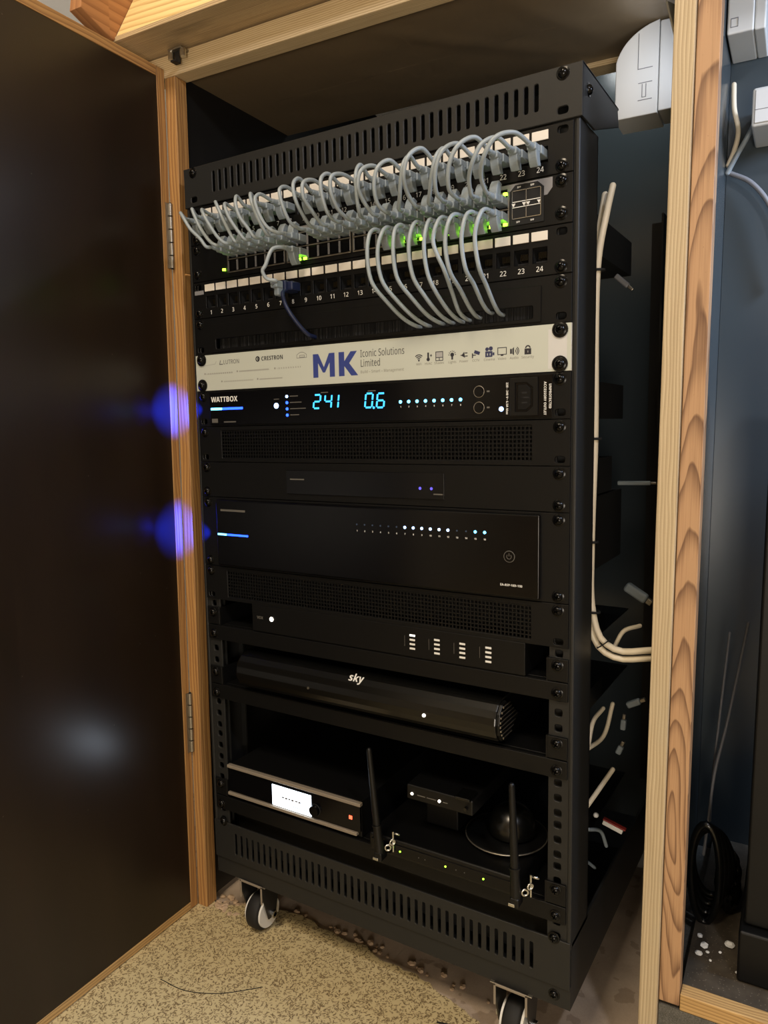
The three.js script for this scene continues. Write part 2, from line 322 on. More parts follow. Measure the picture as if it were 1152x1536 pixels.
{ // sagging brown soffit
  const g = new THREE.PlaneGeometry(594, 216, 60, 24).rotateX(Math.PI / 2).translate(308.5, 0, -134);
  const p = g.attributes.position;
  for (let i = 0; i < p.count; i++) {
    const x = p.getX(i), z = p.getZ(i), e = Math.sin(Math.PI * (x - 11.5) / 594) * Math.sin(Math.PI * (-z - 26) / 216);
    const crease = Math.exp(-(((x - 330) * 0.8 + (z + 90) * 0.9) ** 2) / 60) * 2.2 + Math.exp(-(((x - 480) * 0.9 + (z + 150) * 0.5) ** 2) / 90) * 2.0;
    p.setY(i, 1119 - e * (2.5 + 3 * fbm(x * 0.008, z * 0.012, 2, 2)) - crease * Math.sqrt(Math.abs(e)));
  }
  g.computeVertexNormals();
  S('ceiling', [g, B(11.5, 605, 1120, 1138, -242, -26)], M.soffit, [300, 1119, -134], 'creased brown soffit above the rack', C);
}
S('trim_8', B(430, 605, 1113, 1138, -268, -242.4), M.pinePale, [428, 1112, -270], 'pale batten behind the brown soffit', { ...C, long: 'x' });
S('ceiling_cupboard', B(-40, 1320, 1400, 1420, -560, -24.4), M.inWall, [600, 1400, -280], 'dark upper lid of the cupboard', C);
S('wall_header', B(-40, 1320, 1246.4, 1455, -24, 0), M.roomWall, [600, 1246, -12], 'boarding above the cupboard header', C);
S('trim_9', RB(642.4, 1300, 1200, 1240, -24, -5, 1.2), M.pinePale, [900, 1200, -14], 'pale timber rail above the right bay', { ...C, long: 'x' });

// cupboard door, opened towards the viewer on the left
{
  const d = thing('door_1', 'dark brown glossy cupboard door with timber edging, standing open at the left', null, [-8, 1, 250], { kind: 'structure', cup: true });
  part(d, 'door_panel', RB(-18, 0, 12, 1111, 14.5, 598, 0.6), M.door);
  part(d, 'edging', RB(-18.2, 0.5, 1, 1123, 1.2, 14.2, 0.8), M.amber, { long: 'y', label: 'timber edging strip beside the hinges' });
  part(d, 'edging', RB(-18.2, 0.5, 1111.3, 1123, 14.5, 610, 0.8), M.amber, { long: 'z' });
  part(d, 'edging', RB(-18.2, 0.5, 1, 11.7, 14.5, 610, 0.8), M.sill, { long: 'z' });
  part(d, 'edging', RB(-18.2, 0.5, 11.9, 1111, 598.2, 610, 0.8), M.amber, { long: 'y' });
  for (const [y0, y1] of [[881, 962], [230, 315]]) {
    const leaf = part(d, 'hinge', [B(-14, 0.8, y0, y1, -0.2, 1.0), B(0.6, 1.4, y0, y1, 1, 9)], M.zinc, { label: 'steel butt hinge with five knuckles' });
    const n = 5, s = (y1 - y0) / n;
    for (let k = 0; k < n; k++) part(leaf, 'knuckle', CY(3.1, s - 1.6, 2.4, y0 + (k + 0.5) * s, 2.2, 'y', 3.1, 14), M.zinc);
    part(leaf, 'pin', CY(1.5, y1 - y0 + 1, 2.4, (y0 + y1) / 2, 2.2, 'y', 1.5, 10), M.black);
  }
}
{ // twin roller catch on the joint between rail and header
  const t = thing('roller_catch', 'small steel roller catch on the joint between the pale rail and the header', 'catch', [30, 1135, 0], { cup: true });
  part(t, 'plate', RB(20, 42, 1134.5, 1137, 0.3, 14, 0.5), M.zinc);
  part(t, 'tongue', [RB(26, 34, 1120, 1135, 6, 8.5, 0.6), RB(26, 34, 1120, 1122.5, 6, 16, 0.6)], M.steel);
  for (const x of [21.5, 40.5]) part(t, 'roller', CY(4, 9, x, 1130.5, 9, 'y', 4, 16), M.chrome);
}

// ---------------------------------------------------------------- rack
const evalr = new Evaluator(); evalr.attributes = ['position', 'normal']; evalr.useGroups = false;
function cut(a, b) { const A = new Brush(a), Bb = new Brush(b); A.updateMatrixWorld(); Bb.updateMatrixWorld(); return evalr.evaluate(A, Bb, SUBTRACTION).geometry; }
const screwGeo = (() => {
  const head = new THREE.LatheGeometry([[0, 3.6], [1.4, 3.5], [3.0, 2.9], [4.2, 1.7], [4.6, 0.4], [4.6, 0], [6.2, 0], [6.3, -0.6], [0, -0.6]].map(([a, b]) => new THREE.Vector2(a, b)), 20).rotateX(Math.PI / 2);
  const strip = (g) => { const c = g.clone(); c.deleteAttribute('uv'); return c; };
  let h = cut(strip(head), strip(B(-2.6, 2.6, -0.6, 0.6, 1.6, 6))); h = cut(h, strip(B(-0.6, 0.6, -2.6, 2.6, 1.6, 6)));
  return geo(h);
})();
const holeRing = geo(TO(4.2, 0.5, 0, 0, 0, 16));
const rackUnits = 18, yBot = -rackUnits * U;
{
  const t = thing('equipment_rack', 'tall black steel equipment rack on castors, filled with network and audio gear', 'rack', [0, yF + 71, -210]);
  for (const s of [-1, 1]) {
    const sh = rectShape(s > 0 ? 221 : -246, s > 0 ? 246 : -221, yBot - 4, 2);
    for (let k = 0; k < rackUnits; k++) for (const d of [6.35, 22.2, 38.1]) rectHole(sh, s * 231 - 4, s * 231 + 4, -k * U - d - 4, -k * U - d + 4, 3);
    part(t, 'front_post', [plate(sh, -6, -3.2), B(s > 0 ? 243.2 : -246, s > 0 ? 246 : -243.2, yBot - 4, 2, -60, -6), B(s > 0 ? 236 : -246, s > 0 ? 246 : -236, yBot - 4, 2, -61, -58.5), RB(s > 0 ? 242 : -246.4, s > 0 ? 246.4 : -242, yBot - 4, 2, -8, -1.5, 1.6)], M.steel);
    part(t, 'rear_post', [B(s > 0 ? 243.2 : -246, s > 0 ? 246 : -243.2, yBot - 4, 2, -420, -370), B(s > 0 ? 221 : -246, s > 0 ? 246 : -221, yBot - 4, 2, -421, -418)], M.steel);
    part(t, 'added_post_backing', [B(s > 0 ? 224 : -241, s > 0 ? 241 : -224, yBot, 0, -16, -15)], M.steel);  // plate added behind the post holes to close off the interior
  }
  // top cap: slotted front, lid, cheeks cut at 45 degrees
  const cap = rectShape(-247, 249, 1.2, 47.5);
  for (let x = 206; x > -207; x -= 9.85) rectHole(cap, x - 2, x + 2, 13.5, 37.5, 2);
  for (const x of [-231, 231]) rectHole(cap, x - 5, x + 5, 6.5, 13, 3);
  const cheek = (x0, x1) => prism([[0, 1.2], [0, 47.5], [-118, 47.5], [-124, 30], [-40, 1.2]], x0, x1, 0.5);
  part(t, 'top_cap', [plate(cap, -2, 0.6, 0.6), B(-247, 249, 45.5, 47.5, -122, -1.8), cheek(246.8, 249), cheek(-247, -244.8)], M.steel);
  part(t, 'added_cap_backing', B(-240, 240, 3, 45, -42, -40), M.steel);  // added plate behind the slots, standing in for the dark interior
  partAt(t, 'screw', screwGeo, M.screw, [249.2, 29, -18], { ry: Math.PI / 2 });  // screw head standing in for a hole in the cap cheek
  // bottom: slotted panel, plinth, tray
  const bot = rectShape(-246, 246, -848, yBot + 4);
  for (let x = 205; x > -210; x -= 9.85) rectHole(bot, x - 2, x + 2, -838, -808, 2);
  part(t, 'bottom_panel', plate(bot, -3, -0.6), M.steel);
  part(t, 'plinth', [B(-246, 246, -872, -846, -6, -3.4), B(-246, -243, -872, -800, -420, -6), B(243, 246, -872, -800, -420, -6)], M.steel);
  part(t, 'base_tray', B(-243, 243, -872, -868, -420, -6), M.steel);
  part(t, 'added_panel_backing', B(-240, 240, -848, -800, -36, -34), M.steel);  // added plate that stands in for the dark space behind the lower slots
  for (const [x, y] of [[231, 41], [-231, 41], [229, -795], [-229, -795], [229, -860]]) partAt(t, 'screw', screwGeo, M.screw, [x, y, y > 0 ? 0.9 : y < -850 ? -3 : -0.3]);
  // castors
  for (const [x, z, f] of [[-186, -22, 1], [182, -20, 1], [-186, -370, 0], [182, -370, 0]]) {
    const leg = (x0, x1) => prism([[z - 14, -871], [z + 20, -871], [z + 20, -884], [z + 8, -924], [z - 6, -924], [z - 14, -890]], x0, x1, 0.4);
    const fk = part(t, 'castor', [RB(x - 19, x + 19, -873.4, -870.8, z - 14, z + 20, 0.6), leg(x - 19, x - 16.8), leg(x + 16.8, x + 19)], M.forkSteel, { label: 'castor with a bent steel fork' });
    part(fk, 'fork_edge_highlight', [RB(x - 19.2, x + 19.2, -873.6, -870.6, z + 19.6, z + 21, 0.5), RB(x - 19.2, x - 16.6, -896, -870.8, z + 19.6, z + 21, 0.5), RB(x + 16.6, x + 19.2, -896, -870.8, z + 19.6, z + 21, 0.5)], M.strip, { label: 'front edge of the fork, its highlight painted as a paler strip' });  // lit edge of the fork painted on as a paler strip
    const prof = [[0, -11], [16, -11], [22, -10], [24.6, -7], [25, 0], [24.6, 7], [22, 10], [16, 11], [0, 11]].map(([a, b]) => new THREE.Vector2(a, b));
    part(fk, 'wheel', new THREE.LatheGeometry(prof, 28).rotateZ(Math.PI / 2).translate(x, yF + 25.2, z), M.rubber, { label: 'black rubber wheel' });
    for (const q of [-1, 1]) part(fk, 'hub', CY(20, 3, x + q * 11.6, yF + 25.2, z, 'x', 20, 28), M.whitePlastic, { label: 'white plastic hub' });
    part(fk, 'axle', [CY(3, 46, x, yF + 25.2, z, 'x'), CY(5.4, 4, x + 21, yF + 25.2, z, 'x', 5.4, 6), CY(5.4, 4, x - 21, yF + 25.2, z, 'x', 5.4, 6)], M.chrome);
    part(fk, 'swivel', [CY(14, 4, x, -871, z, 'y'), RB(x - 24, x + 24, -872.6, -871.4, z - 20, z + 20, 0.5)], M.zinc);
  }
}

// a rack panel plate with ear slots
function faceplate(y0, y1, { slots = true, holes = [], x = 241, z0 = -3, z1 = 0, bev = 0.4 } = {}) {
  const sh = rectShape(-x, x, y0 + 0.35, y1 - 0.35);
  if (slots) for (const s of [-1, 1]) for (const yy of (y1 - y0 < 60 ? [y1 - 6.4, y0 + 6.4] : [y1 - 6.4, y0 + 6.4])) rectHole(sh, s * 231 - 5, s * 231 + 5, yy - 3.2, yy + 3.2, 3);
  for (const h of holes) rectHole(sh, ...h);
  return plate(sh, z0, z1, bev);
}
function screws(t, ys, z = 0.5, mat = M.screw) { for (const y of ys) for (const s of [-1, 1]) partAt(t, 'screw', screwGeo, mat, [s * 230.5, y, z], { rz: rr(0, 1.5) }); }
const uTop = (k) => -k * U, uBot = (k) => -(k + 1) * U;

// ---- ports
const keystone = geo([B(-7.2, 7.2, -7, 7, -18, -17), B(-7.6, -7.2, -7, 7, -18, -2.6), B(7.2, 7.6, -7, 7, -18, -2.6), B(-7.2, 7.2, -7.4, -7, -18, -2.6), B(-7.2, 7.2, 7, 7.4, -18, -2.6), B(-5.6, 5.6, -7, -4.4, -17, -6)]);
const pins = geo([...Array(8)].map((_, i) => B(-4.2 + i * 1.2, -3.7 + i * 1.2, -1, 4.6, -17, -9)));
function patchPanel(k, label) {
  const y1 = uTop(k), y0 = uBot(k);
  const px = (n) => 210 - 18.32 * (24 - n);
  const t = thing('patch_bay', label, 'patch panel', [0, y0, -1]);
  const holes = []; for (let n = 1; n <= 24; n++) holes.push([px(n) - 7.1, px(n) + 7.1, y1 - 32.2, y1 - 18.2, 0]);
  part(t, 'faceplate', faceplate(y0, y1, { holes }), M.panel);
  part(t, 'chassis', B(-222, 222, y0 + 2, y1 - 2, -60, -19), M.black);
  const lab = geo(RB(-7.9, 7.9, -4.2, 4.2, 0, 1.2, 0.4));
  for (let n = 1; n <= 24; n++) {
    const p = partAt(t, 'port', keystone, M.black, [px(n), y1 - 25.2, 0]);
    partAt(p, 'contacts', pins, M.gold, [0, 0, 0]);
    partAt(t, 'label_strip', lab, M.paper, [px(n), y1 - 8.2, 0.05]);
  }
  const num = []; for (let n = 1; n <= 24; n++) num.push(text(String(n), 4.7, px(n), y1 - 40.1, 0.02, { align: 'c', depth: 0.15, f: fontR }));
  part(t, 'numbering', num, M.ink);
  if (k === 2) part(t, 'ear_tag', RB(-237, -222, y0 + 29, y0 + 34, 0.1, 0.8, 0.3), M.greyPlastic);
  screws(t, [y0 + 6.6], 0.5);
  return { px, yp: y1 - 25 };
}
const pp1 = patchPanel(0, 'upper black patch panel with white label strips, nearly every port holding a grey cable');
const pp2 = patchPanel(2, 'lower black patch panel with white label strips and mostly empty ports');
// ---- network switch
const colX = (c) => -172 + (c - 1) * 14.45 + Math.floor((c - 1) / 6) * 4 - 0.2;   // 24 columns in four blocks
const swTop = -60.6, swBot = -75.4;
const ledSpot = geo(RB(-2, 2, -1.4, 1.4, -0.6, 1.2, 0.4));
{
  const y1 = uTop(1), y0 = uBot(1);
  const t = thing('network_switch', 'black network switch with two rows of ports between the two patch panels', 'network switch', [0, y0, -1]);
  const holes = []; for (let c = 1; c <= 24; c++) for (const y of [swTop, swBot]) holes.push([colX(c) - 6.1, colX(c) + 6.1, y - 5.6, y + 5.6, 0]);
  part(t, 'faceplate', faceplate(y0, y1, { holes, slots: false }), M.panel);
  part(t, 'chassis', B(-222, 222, y0 + 2, y1 - 2, -300, -19), M.black);
  const jack = geo([B(-6.1, 6.1, -5.6, 5.6, -18, -17), B(-6.5, -6.1, -5.6, 5.6, -18, -2.6), B(6.1, 6.5, -5.6, 5.6, -18, -2.6), B(-6.1, 6.1, -6, -5.6, -18, -2.6), B(-6.1, 6.1, 5.6, 6, -18, -2.6)]);
  const frame = geo([B(-6.9, -6.2, -6, 6, -0.4, 0.8), B(6.2, 6.9, -6, 6, -0.4, 0.8)]);
  for (let c = 1; c <= 24; c++) for (const y of [swTop, swBot]) {
    const p = partAt(t, 'port', jack, M.black, [colX(c), y, 0]);
    partAt(p, 'divider', frame, M.greyPlastic, [0, 0, 0]);
  }
  for (let b = 0; b < 4; b++) {
    const a = colX(b * 6 + 1) - 8, e = colX(b * 6 + 6) + 8;
    part(t, 'port_shield', [B(a, e, -53.6, -52.4, -0.4, 1.2), B(a, e, -83.6, -82.4, -0.4, 1.2), B(a, a + 0.9, -83.6, -52.4, -0.4, 1.2), B(e - 0.9, e, -83.6, -52.4, -0.4, 1.2), B(a, e, -68.5, -67.5, -0.4, 1.0)], M.zinc);
  }
  // grey printed band and octagon bezel round the optical cage
  const band = new THREE.Shape([[-196, -46], [222, -46], [222, -55], [217, -61], [178, -61], [178, -49.5], [-196, -49.5]].map(([a, b]) => new THREE.Vector2(a, b)));
  part(t, 'faceplate_band', plate(band, 0.05, 0.35, 0.05), M.greyPlastic);
  const oct = new THREE.Shape([[180.5, -84], [180.5, -53], [186, -47.5], [208, -47.5], [214, -53], [214, -84]].map(([a, b]) => new THREE.Vector2(a, b)));
  part(t, 'cage_bezel', plate(oct, 0.3, 0.9, 0.1), M.black);
  const cage = part(t, 'optical_cage', [B(183, 211.5, -53.2, -52.6, 0.4, 1.6), B(183, 211.5, -78.4, -77.8, 0.4, 1.6), B(183, 183.6, -78.4, -52.6, 0.4, 1.6), B(210.9, 211.5, -78.4, -52.6, 0.4, 1.6), B(196.8, 197.4, -78.4, -52.6, 0.4, 1.6)], M.chrome);
  for (const x of [190.2, 204.2]) for (const y of [-58.4, -72.4]) part(cage, 'optical_port', [B(x - 6.3, x + 6.3, y - 4.6, y + 4.6, 0.2, 1.0)], M.black);
  part(cage, 'release_bar', [...[184.6, 195, 199, 209.6].map((x) => new THREE.CylinderGeometry(2.1, 2.1, 1, 3).rotateX(Math.PI / 2).translate(x, -65.4, 1.3)), B(183.6, 211, -68.2, -67.6, 0.9, 1.6), B(183.6, 211, -63.2, -62.6, 0.9, 1.6)], M.ink);
  part(t, 'print', [text('SFP', 1.6, 188, -50.6, 0.95, { depth: 0.1 }), text('SFP', 1.6, 201, -50.6, 0.95, { depth: 0.1 }), text('SFP', 1.6, 187, -82, 0.95, { depth: 0.1 }), text('SFP', 1.6, 201, -82, 0.95, { depth: 0.1 })], M.ink);
  part(t, 'print_line', [B(-8, 40, -49, -48.2, 0.4, 0.6)], M.ink);
  const lit = [[24, 0], ...[16, 17, 18, 19, 20, 21, 22, 23, 24].map((c) => [c, 1]), [8, 1]];
  for (const [c, r] of lit) for (const s of r ? [-4, 4] : [4]) partAt(t, 'status_light', ledSpot, M.ledGreen, [colX(c) + s, r ? swBot - 6.4 : swTop + 6.6, 1], { label: 'green status light' });
  partAt(t, 'status_light', ledSpot, M.ledGreen, [-186, -79, 0.6], { label: 'green status light' });
  for (const c of [3, 4, 6]) partAt(t, 'status_light', ledSpot, M.ledGreen, [colX(c) + 3, swTop + 6.8, 1], { label: 'green status light' });
  screws(t, [y1 - 6.4, y0 + 9.4], 0.5);
  glow(t, 0x9bff2a, 9, 0.125, 0.002, [118, -82.6, 2.6], [118, -78, 12]);
  glow(t, 0x9bff2a, 9, 0.01, 0.002, [colX(8), -82.6, 2.6], [colX(8), -78, 12]);
}
// ---- cable-entry panel with a brush slot
{
  const y1 = uTop(3), y0 = uBot(3);
  const t = thing('brush_panel', 'blank black rack panel with a brush slot that swallows the hanging cables', 'rack panel', [0, y0, -1]);
  part(t, 'faceplate', faceplate(y0, y1, { holes: [[-205, 205, y0 + 5, y0 + 19, 2]] }), M.panel);
  part(t, 'bezel', plate((() => { const s = rectShape(-212, 212, y0 + 2.5, y0 + 36); rectHole(s, -204, 204, y0 + 6, y0 + 18, 2); return s; })(), 0.05, 1.6, 0.5), M.panel);
  const br = []; for (let i = 0; i < 330; i++) { const x = -204 + i * 1.24 + rr(-0.3, 0.3); br.push(new THREE.PlaneGeometry(0.9, 14).rotateY(rr(-0.5, 0.5)).translate(x, y0 + 12, -6.4 + rr(-0.8, 0.5))); }
  part(t, 'brush', br, M.black, { kind: 'stuff' });
  part(t, 'backing', B(-206, 206, y0 + 2, y0 + 22, -9, -8), M.black);
  screws(t, [y1 - 6.8], 0.5);
}
// ---- white sign panel
{
  const y1 = uTop(4), y0 = uBot(4);
  const W = 2048, H = 189, cv = document.createElement('canvas'); cv.width = W; cv.height = H; const g = cv.getContext('2d');
  g.fillStyle = '#b2b6ac'; g.fillRect(0, 0, W, H);
  const X = (x) => (x + 241) / 482 * W, Y = (y) => (y1 - y) / U * H, s = W / 482;
  const T = (str, x, y, px, col, font = 'sans-serif', bold = false, mw) => { g.fillStyle = col; g.font = `${bold ? 'bold ' : ''}${px}px ${font}`; g.textBaseline = 'alphabetic'; mw ? g.fillText(str, X(x), Y(y), mw) : g.fillText(str, X(x), Y(y)); };
  // MK
  g.fillStyle = '#333f7c';
  const poly = (pts) => { g.beginPath(); pts.forEach(([a, b], i) => (i ? g.lineTo(X(a), Y(b)) : g.moveTo(X(a), Y(b)))); g.closePath(); g.fill(); };
  const t0 = -187.6, b0 = -214.4;
  poly([[-57, b0], [-57, t0], [-49.5, t0], [-42, -203], [-34.5, t0], [-27, t0], [-27, b0], [-34, b0], [-34, -198], [-40.5, -209], [-43.5, -209], [-50, -198], [-50, b0]]);
  poly([[-21.5, b0], [-21.5, t0], [-14, t0], [-14, -198], [-5.5, t0], [3, t0], [-7.5, -200.5], [4, b0], [-5, b0], [-14, -203.5], [-14, b0]]);
  T('Iconic Solutions', 7, -194.8, 46, '#3c3c3c', 'sans-serif', false, 56 * s);
  T('Limited', 7, -205.6, 46, '#3c3c3c', 'sans-serif', false, 26 * s);
  T('Build – Smart – Management', 7, -212.6, 18, '#77766c', 'sans-serif', false, 56 * s);
  // supplier marks and small print
  g.strokeStyle = '#8b8a86'; g.lineWidth = 2; g.beginPath(); g.moveTo(X(-228), Y(-191)); g.lineTo(X(-208), Y(-189.5)); g.lineTo(X(-206), Y(-186)); g.stroke();
  g.strokeStyle = '#4a4a4c'; g.lineWidth = 4; g.beginPath(); g.moveTo(X(-199), Y(-185.6)); g.lineTo(X(-200.5), Y(-190.5)); g.lineTo(X(-195), Y(-190.5)); g.stroke();
  T('LUTRON', -194.5, -190.6, 30, '#4a4a4c', 'sans-serif', false, 36 * s);
  g.strokeStyle = '#202024'; g.lineWidth = 6; g.beginPath(); g.arc(X(-139), Y(-187.6), 11, 0.5, 6.0); g.stroke(); g.beginPath(); g.arc(X(-137.6), Y(-187.6), 5, 0, 6.3); g.stroke();
  T('CRESTRON', -133.5, -190, 28, '#202024', 'sans-serif', true, 46 * s);
  g.strokeStyle = '#6a6a6a'; g.lineWidth = 2.4; g.beginPath(); g.moveTo(X(-80), Y(-190.4)); g.lineTo(X(-80), Y(-187)); g.quadraticCurveTo(X(-73), Y(-181), X(-66), Y(-187)); g.lineTo(X(-66), Y(-190.4)); g.closePath(); g.stroke(); g.strokeRect(X(-76), Y(-187.6), 30, 9);
  const tiny = (x0, x1, y) => { g.fillStyle = '#85847e'; g.beginPath(); g.arc(X(x0), Y(y) - 4, 5, 0, 6.3); g.fill(); let q = 77 + x0; for (let x = X(x0) + 14; x < X(x1);) { q = (q * 137 + 41) % 101; const w = 3 + q % 6; g.fillRect(x, Y(y) - 7 - (q % 3), w, 8 + (q % 3)); x += w + 2; } };
  tiny(-226, -180, -202); tiny(-172, -122, -201.4); tiny(-113, -75, -201.2); tiny(-198, -147, -212.6); tiny(-140, -102, -212.4);
  // icons
  const ic = [80, 91.2, 103.6, 118.5, 131.4, 144.6, 159, 172.5, 185, 198.6], nm = ['WiFi', 'HVAC', 'Shades', 'Lights', 'Power', 'CCTV', 'Cinema', 'Video', 'Audio', 'Security'];
  const K = '#23232b', Bl = '#2b2f4e';
  ic.forEach((x, i) => { g.fillStyle = '#6e6d66'; g.font = '15px sans-serif'; g.textAlign = 'center'; g.fillText(nm[i], X(x), Y(-208.2)); });
  g.textAlign = 'left'; g.strokeStyle = K; g.fillStyle = K; g.lineWidth = 4;
  const cy = Y(-200.3);
  for (const r of [9, 17, 25]) { g.beginPath(); g.arc(X(80), cy + 12, r, -2.35, -0.8); g.stroke(); } g.beginPath(); g.arc(X(80), cy + 12, 4, 0, 6.3); g.fill();
  g.fillRect(X(91.2) - 5, cy - 20, 8, 26); g.beginPath(); g.arc(X(91.2) - 1, cy + 10, 8, 0, 6.3); g.fill(); g.fillRect(X(91.2) + 8, cy - 8, 10, 3); g.fillRect(X(91.2) + 12, cy - 12, 3, 11);
  g.fillStyle = '#9a9a98'; g.fillRect(X(103.6) - 16, cy - 20, 34, 25); g.lineWidth = 3; g.strokeRect(X(103.6) - 16, cy - 20, 34, 38); g.beginPath(); g.moveTo(X(103.6) - 16, cy + 5); g.lineTo(X(103.6) + 18, cy + 5); g.moveTo(X(103.6) + 1, cy + 5); g.lineTo(X(103.6) + 1, cy + 18); g.stroke();
  g.fillStyle = K; g.beginPath(); g.arc(X(118.5), cy - 3, 9, 0, 6.3); g.fill(); g.fillRect(X(118.5) - 4, cy + 4, 8, 14); for (let a = 0; a < 7; a++) { const th = Math.PI + a * Math.PI / 6, c = Math.cos(th), q = Math.sin(th); g.beginPath(); g.moveTo(X(118.5) + c * 13, cy - 3 + q * 13); g.lineTo(X(118.5) + c * 18, cy - 3 + q * 18); g.stroke(); }
  g.beginPath(); g.moveTo(X(131.4) - 18, cy + 2); g.lineTo(X(131.4) - 8, cy); g.lineTo(X(131.4) + 2, cy - 12); g.lineTo(X(131.4) + 6, cy + 14); g.lineTo(X(131.4) - 8, cy + 6); g.closePath(); g.fill(); g.fillRect(X(131.4) + 5, cy - 8, 12, 4); g.fillRect(X(131.4) + 6, cy + 5, 12, 4);
  g.fillStyle = Bl; g.save(); g.translate(X(144.6), cy - 4); g.rotate(0.35); g.fillRect(-8, -9, 26, 14); g.restore(); g.fillStyle = K; g.fillRect(X(144.6) - 18, cy - 2, 5, 20); g.fillRect(X(144.6) - 14, cy + 4, 14, 4);
  g.fillStyle = Bl; g.beginPath(); g.arc(X(159) - 10, cy - 15, 8, 0, 6.3); g.fill(); g.beginPath(); g.arc(X(159) + 7, cy - 17, 9, 0, 6.3); g.fill(); g.fillRect(X(159) - 18, cy - 6, 32, 24); g.fillRect(X(159) + 15, cy, 8, 12); g.fillStyle = '#b2b6ac'; g.fillRect(X(159) - 10, cy + 2, 4, 10); g.fillRect(X(159) + 2, cy + 2, 4, 10);
  g.strokeRect(X(172.5) - 19, cy - 17, 38, 28); g.fillStyle = K; g.fillRect(X(172.5) - 6, cy + 11, 12, 6);
  g.fillRect(X(185) - 18, cy - 9, 8, 20); g.beginPath(); g.moveTo(X(185) - 8, cy - 9); g.lineTo(X(185) - 1, cy - 16); g.lineTo(X(185) - 1, cy + 18); g.lineTo(X(185) - 8, cy + 11); g.fill(); for (const r of [7, 14, 20]) { g.beginPath(); g.arc(X(185), cy + 1, r, -0.9, 0.9); g.stroke(); }
  g.fillRect(X(198.6) - 13, cy - 6, 28, 24); g.lineWidth = 5; g.beginPath(); g.arc(X(198.6) + 1, cy - 8, 9, Math.PI, 0); g.stroke(); g.fillStyle = '#8b8b88'; g.fillRect(X(198.6) - 1, cy + 2, 4, 9);
  const tx = new THREE.CanvasTexture(cv); tx.colorSpace = THREE.SRGBColorSpace; tx.anisotropy = 8;
  const t = thing('sign_panel', 'white printed rack panel with a blue MK logo and a row of small icons', 'sign', [0, y0, -1]);
  const face = new THREE.PlaneGeometry(482, U - 0.8).translate(0, (y0 + y1) / 2, 0.12);
  part(t, 'backing', RB(-241, 241, y0 + 0.4, y1 - 0.4, -3, 0.05, 0.3), M.paper);
  part(t, 'printed_face', face, std({ map: tx, roughness: 0.4 }), { keepUV: true });
  part(t, 'corner_sticker', B(219, 237, y0 + 3, y1 - 5, 0.15, 0.22), std({ color: 0xbdbdbb, roughness: 0.35 }));
  const wash = geo(CY(7.6, 1.2, 0, 0, 0, 'z'));
  screws(t, [y1 - 6, y0 + 7], 2);
  for (const x of [-230.5, 230.5]) for (const y of [y1 - 6, y0 + 7]) partAt(t, 'washer', wash, M.blackPlastic, [x, y, 0.8]);
}
// ---- power conditioner
function segDigit(ch, x, y, h, w, z) {               // seven-segment digit from bevelled bars
  const on = { 0: 'abcdef', 1: 'bc', 2: 'abged', 4: 'fgbc', 6: 'afgedc', 8: 'abcdefg' }[ch], th = h * 0.13, sl = 0.12, r = [];
  const hb = (yy) => RB(x + th * 0.5 + (yy - y) * sl, x + w - th * 0.5 + (yy - y) * sl, yy - th / 2, yy + th / 2, z, z + 0.5, 0.2, 1);
  const vb = (xx, a, b) => { const g = RB(-th / 2, th / 2, a + th * 0.35, b - th * 0.35, z, z + 0.5, 0.2, 1); return g.applyMatrix4(new THREE.Matrix4().makeShear(0, 0, sl, 0, 0, 0)).translate(xx - y * sl, 0, 0); };
  for (const c of on) {
    if (c === 'a') r.push(hb(y + h)); if (c === 'g') r.push(hb(y + h / 2)); if (c === 'd') r.push(hb(y));
    if (c === 'f') r.push(vb(x, y + h / 2, y + h)); if (c === 'b') r.push(vb(x + w, y + h / 2, y + h)); if (c === 'e') r.push(vb(x, y, y + h / 2)); if (c === 'c') r.push(vb(x + w, y, y + h / 2));
  }
  return r;
}
